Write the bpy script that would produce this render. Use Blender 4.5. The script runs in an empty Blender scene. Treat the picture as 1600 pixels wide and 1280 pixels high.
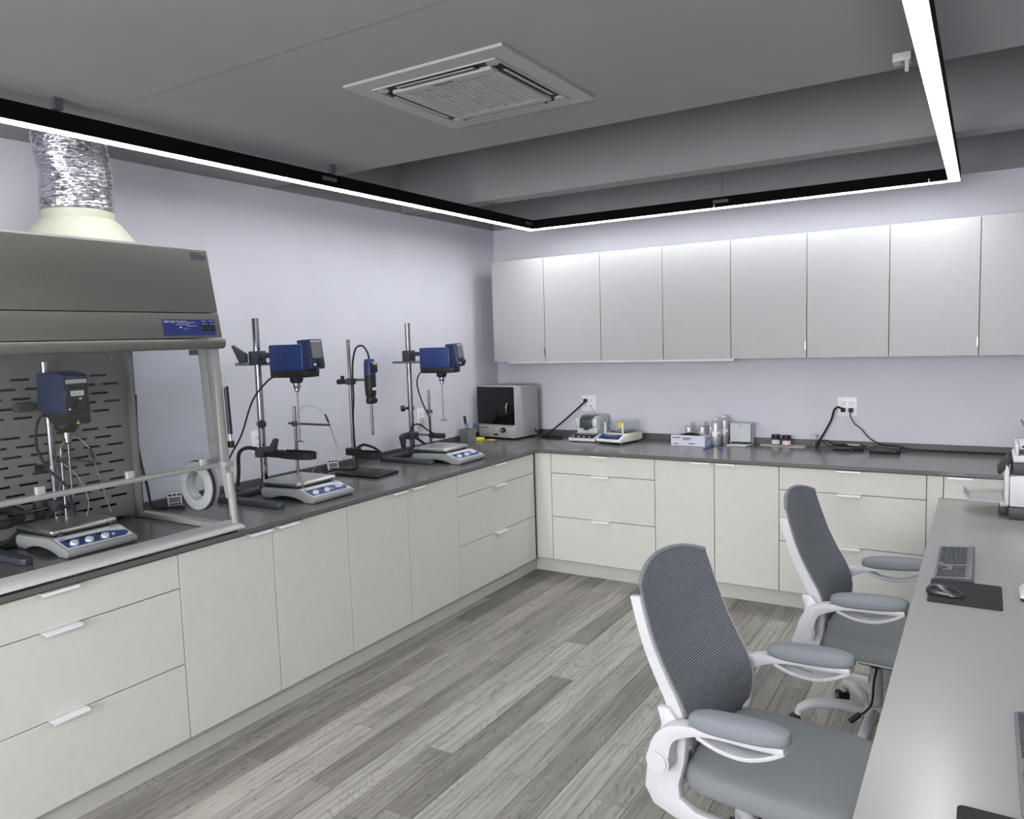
import bpy, bmesh, math, random
from mathutils import Vector, Matrix, Euler
random.seed(7)
S = bpy.context.scene
COL = S.collection
PI = math.pi

# ------------------------------------------------------------------ camera
cam_d = bpy.data.cameras.new('camera')
cam = bpy.data.objects.new('camera', cam_d)
COL.objects.link(cam)
cam_d.sensor_width = 36.0
cam_d.sensor_fit = 'HORIZONTAL'
cam_d.lens = 36.0 * 1196.78 / 1600.0
cam_d.clip_start = 0.05
RX = (0.851249, 0.523833, -0.031213)
UP = (-0.021222, 0.093795, 0.995365)
BK = (0.524332, -0.846642, 0.090960)
CP = (3.390176, -5.403285, 1.709809)
cam.matrix_world = Matrix(((RX[0], UP[0], BK[0], CP[0]), (RX[1], UP[1], BK[1], CP[1]),
                           (RX[2], UP[2], BK[2], CP[2]), (0, 0, 0, 1)))
S.camera = cam
# ------------------------------------------------------------------ world, exposure
W = bpy.data.worlds.new('world'); S.world = W
W.use_nodes = True
W.node_tree.nodes['Background'].inputs[0].default_value = (0.5, 0.5, 0.5, 1)
W.node_tree.nodes['Background'].inputs[1].default_value = 2.0
S.view_settings.view_transform = 'Standard'
S.view_settings.look = 'None'
S.view_settings.gamma = 1.0
S.view_settings.use_curve_mapping = False
S.view_settings.exposure = 0.2
LIGHT = 35.0            # radiance of the LED diffusers

# added unseen fill light behind the camera, lifts the wall under the cabinets
fill_d = bpy.data.lights.new('added_fill', 'AREA'); fill_d.shape = 'RECTANGLE'; fill_d.size = 3.0; fill_d.size_y = 1.5
fill_d.energy = 225.0; fill_d.color = (.97, .985, 1.0)
fill_o = bpy.data.objects.new('added_fill', fill_d); COL.objects.link(fill_o)
fill_o.location = (2.1, -8.46, 1.65); fill_o.rotation_euler = (PI / 2, 0, 0)

# ------------------------------------------------------------------ materials
def lin(c):
    return tuple((x / 255 / 12.92) if x / 255 <= .04045 else ((x / 255 + .055) / 1.055) ** 2.4 for x in c) + (1,)
M = {}
def mat(name, rgb, rough=.5, metal=0., spec=.5, noise=0., nscale=60., bump=0., bscale=200., coat=0., stretch=None):
    m = bpy.data.materials.new(name); m.use_nodes = True
    nt = m.node_tree; p = nt.nodes['Principled BSDF']
    p.inputs['Base Color'].default_value = lin(rgb)
    p.inputs['Roughness'].default_value = rough
    p.inputs['Metallic'].default_value = metal
    p.inputs['Specular IOR Level'].default_value = spec
    if coat: p.inputs['Coat Weight'].default_value = coat
    tc = nt.nodes.new('ShaderNodeTexCoord')
    src = tc.outputs['Object']
    if stretch:
        mp = nt.nodes.new('ShaderNodeMapping'); mp.inputs['Scale'].default_value = stretch
        nt.links.new(src, mp.inputs[0]); src = mp.outputs[0]
    if noise:
        n = nt.nodes.new('ShaderNodeTexNoise'); n.inputs['Scale'].default_value = nscale; n.inputs['Detail'].default_value = 4
        nt.links.new(src, n.inputs['Vector'])
        r = nt.nodes.new('ShaderNodeValToRGB')
        a = lin(tuple(max(0, c * (1 - noise)) for c in rgb)); b = lin(tuple(min(255, c * (1 + noise)) for c in rgb))
        r.color_ramp.elements[0].position = .3; r.color_ramp.elements[0].color = a
        r.color_ramp.elements[1].position = .7; r.color_ramp.elements[1].color = b
        nt.links.new(n.outputs['Fac'], r.inputs[0]); nt.links.new(r.outputs[0], p.inputs['Base Color'])
    if bump:
        n = nt.nodes.new('ShaderNodeTexNoise'); n.inputs['Scale'].default_value = bscale; n.inputs['Detail'].default_value = 3
        nt.links.new(src, n.inputs['Vector'])
        b = nt.nodes.new('ShaderNodeBump'); b.inputs['Strength'].default_value = bump; b.inputs['Distance'].default_value = .002
        nt.links.new(n.outputs['Fac'], b.inputs['Height']); nt.links.new(b.outputs[0], p.inputs['Normal'])
    M[name] = m
    return m

mat('wall', (206, 206, 214), .85, noise=.012, nscale=3, bump=.12, bscale=90)
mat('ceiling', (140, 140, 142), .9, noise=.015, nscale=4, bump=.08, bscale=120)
mat('cabinet', (206, 204, 197), .55, noise=.008, nscale=30)
mat('wallcab', (164, 164, 164), .6, noise=.008, nscale=30)
mat('kick', (190, 188, 182), .5, noise=.01, nscale=20)
mat('dark_gap', (40, 40, 40), .9, noise=.05)
mat('carcass', (118, 116, 112), .6, noise=.01, nscale=20)  # darker than the fronts so the door gaps read as shade
mat('wallcarcass', (92, 92, 94), .7, noise=.01, nscale=20)  # dark to cut the light bounced off the unseen cabinet tops
mat('desk_stone', (146, 144, 143), .25, noise=.012, nscale=220)
mat('quartz', (98, 96, 95), .2, noise=.05, nscale=160, spec=.5)
mat('splash', (80, 80, 79), .45, noise=.04, nscale=160)
mat('alu', (200, 200, 200), .35, 1., noise=.03, nscale=40)
mat('handle', (236, 236, 236), .4, noise=.01)
mat('steel', (132, 132, 134), .26, 1., noise=.05, nscale=30)
mat('brushed', (196, 195, 192), .38, 1., noise=.05, nscale=90, stretch=(1, 8, 1))
mat('chrome', (150, 150, 153), .14, 1., noise=.02)
mat('foil', (225, 225, 228), .18, 1., bump=.9, bscale=60)
mat('hood_metal', (102, 101, 95), .5, noise=.02, nscale=120, bump=.05)
mat('hood_frame', (152, 152, 149), .45, noise=.02, nscale=60)
mat('sill_metal', (206, 206, 202), .4, noise=.03, nscale=60)
mat('baffle', (114, 114, 110), .5, noise=.02, nscale=60)
mat('collar', (158, 157, 142), .6, noise=.02)
mat('blue', (27, 49, 102), .4, noise=.04, nscale=50)
mat('navy', (26, 38, 72), .4, noise=.04, nscale=50)
mat('panel_blue', (16, 40, 110), .35, noise=.03, nscale=20)
mat('plate_blue', (52, 78, 130), .4, noise=.03, nscale=40)
mat('black', (16, 16, 18), .5, noise=.1, nscale=40)
mat('black_gloss', (8, 8, 10), .12, noise=.1, nscale=20)
mat('rubber', (24, 24, 26), .75, noise=.1, nscale=80)
mat('dark_steel', (52, 56, 62), .5, noise=.06, nscale=60)
mat('plate_grey', (136, 138, 138), .5, noise=.02, nscale=60)
mat('outlet_white', (236, 236, 238), .35, noise=.01)
mat('grey_plastic', (168, 170, 170), .5, noise=.02, nscale=60)
mat('mid_grey', (120, 122, 126), .55, noise=.03, nscale=60)
mat('dark_grey', (66, 69, 72), .5, noise=.03, nscale=60)
mat('display', (30, 34, 38), .2, noise=.1, nscale=30)
mat('display_grey', (104, 108, 110), .25, noise=.04, nscale=30)
mat('white', (206, 206, 208), .45, noise=.01, nscale=40)
mat('cream', (226, 222, 208), .45, noise=.01, nscale=40)
mat('chair_white', (190, 190, 193), .35, noise=.01, nscale=40)
mat('paper', (212, 212, 212), .8, noise=.01, nscale=40)
mat('yellow', (232, 222, 70), .7, noise=.03, nscale=40)
mat('label_yellow', (214, 190, 50), .6, noise=.05, nscale=40)
mat('cardboard', (168, 138, 104), .85, noise=.05, nscale=50)
mat('jar_amber', (150, 96, 62), .25, noise=.1, nscale=40)
mat('pen_blue', (58, 98, 190), .4, noise=.05)
mat('bottle_alu', (205, 205, 208), .45, .8, noise=.03, nscale=30)
mat('text_grey', (70, 74, 82), .6, noise=.02)
mat('glove_box', (206, 206, 222), .6, noise=.02, nscale=50)
mat('carton', (200, 202, 206), .65, noise=.02, nscale=50)
mat('lens_green', (70, 82, 80), .25, noise=.05)
mat('seat_fabric', (122, 126, 129), .9, noise=.07, nscale=500, bump=.5, bscale=700)
mat('pad_fabric', (124, 128, 133), .9, noise=.07, nscale=420, bump=.6, bscale=520)
mat('key_grey', (50, 54, 60), .5, noise=.04)
mat('kb_grey', (96, 98, 102), .45, noise=.02)
mat('pad_black', (27, 29, 30), .85, noise=.08, nscale=400, bump=.2)
mat('mouse_grey', (40, 41, 44), .25, noise=.05)
mat('ac_white', (152, 152, 153), .5, noise=.01)
mat('ac_dark', (30, 32, 34), .7, noise=.05)
mat('fixture_black', (5, 5, 6), .8, spec=.1, noise=.1)

def emis(name, rgb, st):
    m = bpy.data.materials.new(name); m.use_nodes = True
    nt = m.node_tree; nt.nodes.clear()
    o = nt.nodes.new('ShaderNodeOutputMaterial'); e = nt.nodes.new('ShaderNodeEmission')
    e.inputs[0].default_value = rgb; e.inputs[1].default_value = st
    nt.links.new(e.outputs[0], o.inputs[0]); M[name] = m
emis('led', (0.96, 0.975, 1.0, 1), LIGHT)

def glass(name, tint, gloss=.03):
    m = bpy.data.materials.new(name); m.use_nodes = True
    nt = m.node_tree; nt.nodes.clear()
    o = nt.nodes.new('ShaderNodeOutputMaterial')
    t = nt.nodes.new('ShaderNodeBsdfTransparent'); t.inputs[0].default_value = tint
    g = nt.nodes.new('ShaderNodeBsdfGlossy'); g.inputs['Roughness'].default_value = .01
    lw = nt.nodes.new('ShaderNodeLayerWeight'); lw.inputs['Blend'].default_value = .5
    pw = nt.nodes.new('ShaderNodeMath'); pw.operation = 'POWER'; pw.inputs[1].default_value = 5.0
    f = nt.nodes.new('ShaderNodeMath'); f.operation = 'MULTIPLY_ADD'; f.inputs[1].default_value = .9; f.inputs[2].default_value = gloss
    nt.links.new(lw.outputs['Facing'], pw.inputs[0]); nt.links.new(pw.outputs[0], f.inputs[0])
    mx = nt.nodes.new('ShaderNodeMixShader')
    nt.links.new(f.outputs[0], mx.inputs[0]); nt.links.new(t.outputs[0], mx.inputs[1]); nt.links.new(g.outputs[0], mx.inputs[2])
    nt.links.new(mx.outputs[0], o.inputs[0]); M[name] = m
glass('sash_glass', (.945, .955, .96, 1))
glass('clear_glass', (.96, .97, .97, 1))
glass('draft_glass', (.965, .975, .97, 1), .02)

def wood():
    m = bpy.data.materials.new('oak_plank'); m.use_nodes = True
    nt = m.node_tree; p = nt.nodes['Principled BSDF']; L = nt.links.new
    tc = nt.nodes.new('ShaderNodeTexCoord'); oi = nt.nodes.new('ShaderNodeObjectInfo')
    cmb = nt.nodes.new('ShaderNodeCombineXYZ')
    mul = nt.nodes.new('ShaderNodeMath'); mul.operation = 'MULTIPLY'; mul.inputs[1].default_value = 37.0
    L(oi.outputs['Random'], mul.inputs[0]); L(mul.outputs[0], cmb.inputs[0]); L(mul.outputs[0], cmb.inputs[2])
    add = nt.nodes.new('ShaderNodeVectorMath'); add.operation = 'ADD'
    L(tc.outputs['Object'], add.inputs[0]); L(cmb.outputs[0], add.inputs[1])
    # long streaks
    mp = nt.nodes.new('ShaderNodeMapping'); mp.inputs['Scale'].default_value = (1, .035, 1); L(add.outputs[0], mp.inputs[0])
    n1 = nt.nodes.new('ShaderNodeTexNoise'); n1.inputs['Scale'].default_value = 60; n1.inputs['Detail'].default_value = 6; n1.inputs['Roughness'].default_value = .65
    L(mp.outputs[0], n1.inputs['Vector'])
    # broad tone patches
    mp2 = nt.nodes.new('ShaderNodeMapping'); mp2.inputs['Scale'].default_value = (1, .22, 1); L(add.outputs[0], mp2.inputs[0])
    n2 = nt.nodes.new('ShaderNodeTexNoise'); n2.inputs['Scale'].default_value = 11; n2.inputs['Detail'].default_value = 3
    L(mp2.outputs[0], n2.inputs['Vector'])
    # cathedral rings
    mp3 = nt.nodes.new('ShaderNodeMapping'); mp3.inputs['Scale'].default_value = (1, .16, 1); L(add.outputs[0], mp3.inputs[0])
    n3 = nt.nodes.new('ShaderNodeTexNoise'); n3.inputs['Scale'].default_value = 7.; n3.inputs['Detail'].default_value = 1.5; n3.inputs['Distortion'].default_value = .4
    L(mp3.outputs[0], n3.inputs['Vector'])
    k = nt.nodes.new('ShaderNodeMath'); k.operation = 'MULTIPLY'; k.inputs[1].default_value = 34; L(n3.outputs['Fac'], k.inputs[0])
    fr = nt.nodes.new('ShaderNodeMath'); fr.operation = 'FRACT'; L(k.outputs[0], fr.inputs[0])
    rp = nt.nodes.new('ShaderNodeValToRGB'); e = rp.color_ramp.elements
    e[0].position = 0; e[0].color = (.30, .30, .30, 1); e[1].position = .22; e[1].color = (1, 1, 1, 1)
    x = rp.color_ramp.elements.new(.92); x.color = (.9, .9, .9, 1)
    L(fr.outputs[0], rp.inputs[0])
    # base by plank
    rb = nt.nodes.new('ShaderNodeValToRGB'); e = rb.color_ramp.elements
    e[0].position = 0; e[0].color = lin((124, 120, 113)); e[1].position = 1; e[1].color = lin((176, 172, 164))
    x = rb.color_ramp.elements.new(.5); x.color = lin((152, 148, 140))
    ax = nt.nodes.new('ShaderNodeMath'); ax.operation = 'MULTIPLY_ADD'; ax.inputs[1].default_value = 1.1; ax.inputs[2].default_value = -.55
    L(n2.outputs['Fac'], ax.inputs[0])
    ad = nt.nodes.new('ShaderNodeMath'); ad.operation = 'ADD'; ad.use_clamp = True
    L(ax.outputs[0], ad.inputs[0]); L(oi.outputs['Random'], ad.inputs[1]); L(ad.outputs[0], rb.inputs[0])
    rs = nt.nodes.new('ShaderNodeValToRGB'); e = rs.color_ramp.elements
    e[0].position = .34; e[0].color = (.46, .46, .455, 1); e[1].position = .56; e[1].color = (1, 1, 1, 1)
    L(n1.outputs['Fac'], rs.inputs[0])
    m1 = nt.nodes.new('ShaderNodeMix'); m1.data_type = 'RGBA'; m1.blend_type = 'MULTIPLY'; m1.inputs[0].default_value = .75
    L(rb.outputs[0], m1.inputs[6]); L(rs.outputs[0], m1.inputs[7])
    m2 = nt.nodes.new('ShaderNodeMix'); m2.data_type = 'RGBA'; m2.blend_type = 'MULTIPLY'; m2.inputs[0].default_value = .6
    L(m1.outputs[2], m2.inputs[6]); L(rp.outputs[0], m2.inputs[7])
    L(m2.outputs[2], p.inputs['Base Color'])
    p.inputs['Roughness'].default_value = .5
    bp = nt.nodes.new('ShaderNodeBump'); bp.inputs['Strength'].default_value = .2; bp.inputs['Distance'].default_value = .001
    L(n1.outputs['Fac'], bp.inputs['Height']); L(bp.outputs[0], p.inputs['Normal'])
    M['oak'] = m
wood()

def mesh_fabric():
    m = bpy.data.materials.new('mesh_fabric'); m.use_nodes = True
    nt = m.node_tree; p = nt.nodes['Principled BSDF']; L = nt.links.new
    tc = nt.nodes.new('ShaderNodeTexCoord')
    wv = nt.nodes.new('ShaderNodeTexWave'); wv.bands_direction = 'Z'; wv.inputs['Scale'].default_value = 50.
    wv.inputs['Distortion'].default_value = .6; wv.inputs['Detail'].default_value = 1; wv.inputs['Detail Scale'].default_value = 2
    L(tc.outputs['Object'], wv.inputs['Vector'])
    r = nt.nodes.new('ShaderNodeValToRGB'); e = r.color_ramp.elements
    e[0].position = .1; e[0].color = lin((72, 75, 82)); e[1].position = .6; e[1].color = lin((122, 126, 134))
    L(wv.outputs['Fac'], r.inputs[0]); L(r.outputs[0], p.inputs['Base Color'])
    p.inputs['Roughness'].default_value = .6
    b = nt.nodes.new('ShaderNodeBump'); b.inputs['Strength'].default_value = .7; b.inputs['Distance'].default_value = .003
    L(wv.outputs['Fac'], b.inputs['Height']); L(b.outputs[0], p.inputs['Normal'])
    M['mesh_fabric'] = m
mesh_fabric()

# ------------------------------------------------------------------ mesh helpers
def cr(pts, n=6, closed=False):
    P = [Vector(p) for p in pts]; out = []
    N = len(P)
    for i in range(N - 1):
        a = P[i - 1] if i > 0 else P[i] * 2 - P[i + 1]
        b, c = P[i], P[i + 1]
        d = P[i + 2] if i + 2 < N else P[i + 1] * 2 - P[i]
        for k in range(n):
            t = k / n
            out.append(.5 * ((2 * b) + (c - a) * t + (2 * a - 5 * b + 4 * c - d) * t * t + (3 * b - a - 3 * c + d) * t ** 3))
    out.append(P[-1]); return out

class MB:
    def __init__(s): s.bm = bmesh.new()
    def _add(s, t, mx=None):
        if mx is not None: t.transform(mx)
        me = bpy.data.meshes.new('t'); t.to_mesh(me); t.free(); s.bm.from_mesh(me); bpy.data.meshes.remove(me)
    def box(s, x0, x1, y0, y1, z0, z1, bev=0, seg=2, mx=None):
        t = bmesh.new()
        bmesh.ops.create_cube(t, size=1)
        for v in t.verts:
            v.co = Vector((x0 + (v.co.x + .5) * (x1 - x0), y0 + (v.co.y + .5) * (y1 - y0), z0 + (v.co.z + .5) * (z1 - z0)))
        if bev: bmesh.ops.bevel(t, geom=list(t.edges), offset=bev, segments=seg, affect='EDGES', profile=.5)
        s._add(t, mx); return s
    def cyl(s, p0, p1, r0, r1=None, n=20, cap=True):
        r1 = r0 if r1 is None else r1
        p0, p1 = Vector(p0), Vector(p1); d = p1 - p0
        t = bmesh.new()
        bmesh.ops.create_cone(t, cap_ends=cap, segments=n, radius1=r0, radius2=r1, depth=d.length)
        q = Vector((0, 0, 1)).rotation_difference(d.normalized()).to_matrix().to_4x4()
        s._add(t, Matrix.Translation((p0 + p1) / 2) @ q); return s
    def tube(s, pts, r, n=8, cap=True):
        P = [Vector(p) for p in pts]; bm = s.bm
        rr = r if isinstance(r, (list, tuple)) else [r] * len(P)
        up = Vector((0, 0, 1)); rings = []; prev = None
        for i, p in enumerate(P):
            d = (P[min(i + 1, len(P) - 1)] - P[max(i - 1, 0)]).normalized()
            if prev is None:
                a = d.cross(up); a = d.cross(Vector((1, 0, 0))) if a.length < 1e-3 else a
            else: a = prev - d * prev.dot(d)
            a.normalize(); prev = a; b = d.cross(a)
            rings.append([bm.verts.new(p + (a * math.cos(2 * PI * k / n) + b * math.sin(2 * PI * k / n)) * rr[i]) for k in range(n)])
        for i in range(len(P) - 1):
            for k in range(n): bm.faces.new((rings[i][k], rings[i][(k + 1) % n], rings[i + 1][(k + 1) % n], rings[i + 1][k]))
        if cap:
            bm.faces.new(rings[0][::-1]); bm.faces.new(rings[-1])
        return s
    def lathe(s, prof, c=(0, 0, 0), n=24, axis='Z', mx=None):
        t = bmesh.new(); rings = []
        for r, h in prof:
            if r < 1e-6: rings.append([t.verts.new((0, 0, h))])
            else: rings.append([t.verts.new((r * math.cos(2 * PI * k / n), r * math.sin(2 * PI * k / n), h)) for k in range(n)])
        for A, B in zip(rings, rings[1:]):
            for k in range(n):
                a, b = A[k % len(A)], A[(k + 1) % len(A)]; c2, d = B[(k + 1) % len(B)], B[k % len(B)]
                vs = []
                for v in (a, b, c2, d):
                    if v not in vs: vs.append(v)
                if len(vs) > 2: t.faces.new(vs)
        m = Matrix.Translation(c)
        if axis == 'X': m = m @ Matrix.Rotation(PI / 2, 4, 'Y')
        if axis == 'Y': m = m @ Matrix.Rotation(-PI / 2, 4, 'X')
        s._add(t, m if mx is None else mx @ m); return s
    def prism(s, poly, d0, d1, axis='Y', bev=0, mx=None, seg=2):
        """poly in (x,z) for axis Y, (x,y) for axis Z, (y,z) for axis X"""
        t = bmesh.new()
        def P(a, b, d): return {'Y': (a, d, b), 'Z': (a, b, d), 'X': (d, a, b)}[axis]
        A = [t.verts.new(P(a, b, d0)) for a, b in poly]; B = [t.verts.new(P(a, b, d1)) for a, b in poly]
        t.faces.new(A); t.faces.new(B[::-1]); n = len(poly)
        for i in range(n): t.faces.new((A[i], B[i], B[(i + 1) % n], A[(i + 1) % n]))
        bmesh.ops.recalc_face_normals(t, faces=list(t.faces))
        if bev:
            ed = [e for e in t.edges if len(e.link_faces) == 2 and e.calc_face_angle(0) > .5]
            bmesh.ops.bevel(t, geom=ed, offset=bev, segments=seg, affect='EDGES', profile=.5)
        s._add(t, mx); return s
    def strip(s, path, hw, d0, d1, axis='Y', bev=0):
        """ribbon of half width hw around a 2d path, extruded from d0 to d1"""
        L, Rr = [], []; n = len(path)
        for i, (a, b) in enumerate(path):
            p0 = path[max(i - 1, 0)]; p1 = path[min(i + 1, n - 1)]
            d = Vector((p1[0] - p0[0], p1[1] - p0[1])).normalized(); h = hw[i] if isinstance(hw, (list, tuple)) else hw
            L.append((a - d.y * h, b + d.x * h)); Rr.append((a + d.y * h, b - d.x * h))
        return s.prism(L + Rr[::-1], d0, d1, axis, bev)
    def sheet(s, f, nu, nv, th):
        """thick sheet from f(u,v)->Vector; th along estimated normal"""
        t = bmesh.new(); P = [[Vector(f(i / nu, j / nv)) for j in range(nv + 1)] for i in range(nu + 1)]
        def nrm(i, j):
            a = P[min(i + 1, nu)][j] - P[max(i - 1, 0)][j]; b = P[i][min(j + 1, nv)] - P[i][max(j - 1, 0)]
            c = a.cross(b); return c.normalized() if c.length > 1e-9 else Vector((1, 0, 0))
        A = [[t.verts.new(P[i][j] + nrm(i, j) * th / 2) for j in range(nv + 1)] for i in range(nu + 1)]
        B = [[t.verts.new(P[i][j] - nrm(i, j) * th / 2) for j in range(nv + 1)] for i in range(nu + 1)]
        for i in range(nu):
            for j in range(nv):
                t.faces.new((A[i][j], A[i + 1][j], A[i + 1][j + 1], A[i][j + 1])); t.faces.new((B[i][j], B[i][j + 1], B[i + 1][j + 1], B[i + 1][j]))
        for i in range(nu):
            t.faces.new((A[i][0], B[i][0], B[i + 1][0], A[i + 1][0])); t.faces.new((A[i][nv], A[i + 1][nv], B[i + 1][nv], B[i][nv]))
        for j in range(nv):
            t.faces.new((A[0][j], A[0][j + 1], B[0][j + 1], B[0][j])); t.faces.new((A[nu][j], B[nu][j], B[nu][j + 1], A[nu][j + 1]))
        bmesh.ops.recalc_face_normals(t, faces=list(t.faces))
        s._add(t); return s
    def blob(s, c, r, ex=2.6, n=24, m=14, mx=None):
        """superellipsoid"""
        t = bmesh.new(); rings = []
        def sp(x): return math.copysign(abs(x) ** (2 / ex), x)
        for j in range(m + 1):
            ph = -PI / 2 + PI * j / m
            if j in (0, m): rings.append([t.verts.new((0, 0, math.copysign(r[2], ph)))])
            else: rings.append([t.verts.new((r[0] * sp(math.cos(ph)) * sp(math.cos(2 * PI * k / n)), r[1] * sp(math.cos(ph)) * sp(math.sin(2 * PI * k / n)), r[2] * sp(math.sin(ph)))) for k in range(n)])
        for A, B in zip(rings, rings[1:]):
            for k in range(n):
                vs = []
                for v in (A[k % len(A)], A[(k + 1) % len(A)], B[(k + 1) % len(B)], B[k % len(B)]):
                    if v not in vs: vs.append(v)
                t.faces.new(vs)
        mm = Matrix.Translation(c)
        s._add(t, mm if mx is None else mm @ mx); return s
    def build(s, name, material, parent=None, loc=None, smooth=38, kind=None):
        bm = s.bm
        bmesh.ops.recalc_face_normals(bm, faces=list(bm.faces))
        th = math.radians(smooth)
        for f in bm.faces: f.smooth = True
        for e in bm.edges:
            e.smooth = not (len(e.link_faces) == 2 and e.calc_face_angle(0) > th)
        me = bpy.data.meshes.new(name); bm.to_mesh(me); bm.free()
        me.materials.append(M[material])
        o = bpy.data.objects.new(name, me); COL.objects.link(o)
        if loc is not None: o.location = loc
        if parent is not None: o.parent = parent
        if kind: o['kind'] = kind
        return o

def thing(name, label, cat, loc=(0, 0, 0), rz=0, group=None):
    o = bpy.data.objects.new(name, None); COL.objects.link(o)
    o.empty_display_size = .05
    o.location = loc; o.rotation_euler = (0, 0, rz)
    o['label'] = label; o['category'] = cat
    if group: o['group'] = group
    return o
def tag(o, label, cat, group=None):
    o['label'] = label; o['category'] = cat
    if group: o['group'] = group
    return o
def copy_tree(o, parent=None, label=None):
    c = o.copy(); COL.objects.link(c)
    if parent is not None: c.parent = parent
    if label: c['label'] = label
    for ch in list(o.children): copy_tree(ch, c)
    return c
def text(name, s, size, material, parent, mx, extrude=.0004, align='LEFT'):
    cu = bpy.data.curves.new('txt', 'FONT'); cu.body = s; cu.size = size; cu.extrude = extrude; cu.align_x = align
    cu.resolution_u = 2
    o = bpy.data.objects.new('txt', cu); COL.objects.link(o)
    dg = bpy.context.evaluated_depsgraph_get()
    me = bpy.data.meshes.new_from_object(o.evaluated_get(dg))
    bpy.data.objects.remove(o); bpy.data.curves.remove(cu)
    me.materials.clear(); me.materials.append(M[material]); me.transform(mx)
    r = bpy.data.objects.new(name, me); COL.objects.link(r); r.parent = parent
    return r
def frame(o, ux, uy):
    """matrix with local x along ux, local y along uy, at o"""
    ux = Vector(ux).normalized(); uy = Vector(uy).normalized(); uz = ux.cross(uy).normalized()
    return Matrix(((ux.x, uy.x, uz.x, o[0]), (ux.y, uy.y, uz.y, o[1]), (ux.z, uy.z, uz.z, o[2]), (0, 0, 0, 1)))

# ------------------------------------------------------------------ room shell
XL, XR, YB, YF = -0.18, 4.02, 0.15, -8.6
Z0 = 2.63; ZT = 3.05; ZC = 0.915
def struct(name, mb, m, parent=None):
    o = mb.build(name, m, parent); o['kind'] = 'structure'; return o
struct('wall_left', MB().box(XL - .1, XL, YF - .1, YB + .1, -.06, ZT + .05), 'wall')
struct('wall_back', MB().box(XL, XR, YB, YB + .1, -.06, ZT + .05), 'wall')
struct('wall_right', MB().box(XR, XR + .1, YF - .1, YB + .1, -.06, ZT + .05), 'wall')
wf = MB()
wf.box(XL, .6, YF - .1, YF, -.06, ZT + .05).box(3.6, XR, YF - .1, YF, -.06, ZT + .05).box(.6, 3.6, YF - .1, YF, -.06, .9).box(.6, 3.6, YF - .1, YF, 2.4, ZT + .05)
struct('wall_front', wf, 'wall')
wfr = MB(); wfr.box(.6, .65, YF - .08, YF - .02, .9, 2.4).box(3.55, 3.6, YF - .08, YF - .02, .9, 2.4).box(.65, 3.55, YF - .08, YF - .02, .9, .95).box(.65, 3.55, YF - .08, YF - .02, 2.35, 2.4).box(2.08, 2.12, YF - .08, YF - .02, .95, 2.35)
struct('added_window', wfr, 'white')  # unseen window, added as the opening for the fill light
MB().box(.65, 3.55, YF - .053, YF - .047, .95, 2.35).build('added_pane', 'clear_glass', bpy.data.objects['added_window'])
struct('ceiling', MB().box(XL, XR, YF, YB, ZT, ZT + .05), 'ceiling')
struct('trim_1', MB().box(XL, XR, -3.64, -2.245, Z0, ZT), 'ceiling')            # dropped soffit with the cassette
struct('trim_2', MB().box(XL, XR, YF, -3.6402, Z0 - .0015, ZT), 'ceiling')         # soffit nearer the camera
struct('trim_3', MB().box(XL, XR, -1.065, -.925, Z0, ZT), 'ceiling')             # narrow beam
floor = struct('floor', MB().box(XL, XR, YF, YB, -.06, -.006), 'oak')
# floor planks: each its own object, staggered by thirds
PWID, PLEN, GAP = .13, 1.27, .0012
cache = {}
def plank_mesh(w, l):
    k = (round(w, 3), round(l, 3))
    if k not in cache:
        mb = MB().box(0, w, 0, l, -.0055, 0, .0012, 1)
        o = mb.build('plank', 'oak'); cache[k] = o.data; bpy.data.objects.remove(o)
    return cache[k]
offs = {0: -2.12, 1: -2.56, 2: -2.965}
nrow = 0
for r in range(-2, 25):
    x0 = .757 + PWID * r; x1 = x0 + PWID
    if x1 > XR: x1 = XR
    if x1 - x0 < .03: continue
    e = offs[r % 3]
    while e > -5.6: e -= PLEN
    y = e
    while y < YB - .5:
        a, b = y, min(y + PLEN, -.45); y += PLEN
        if b - a < .02: continue
        o = bpy.data.objects.new('plank', plank_mesh(x1 - x0 - GAP, b - a - GAP)); COL.objects.link(o)
        o.location = (x0, a, 0); o.parent = floor
# ------------------------------------------------------------------ toe kicks
DX, DY = .622, -.618
struct('baseboard_left', MB().box(.555, .575, -4.75, -.575, .0005, .1), 'kick')
struct('baseboard_back', MB().box(.577, 4.0, -.575, -.555, .0005, .1), 'kick')

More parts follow.
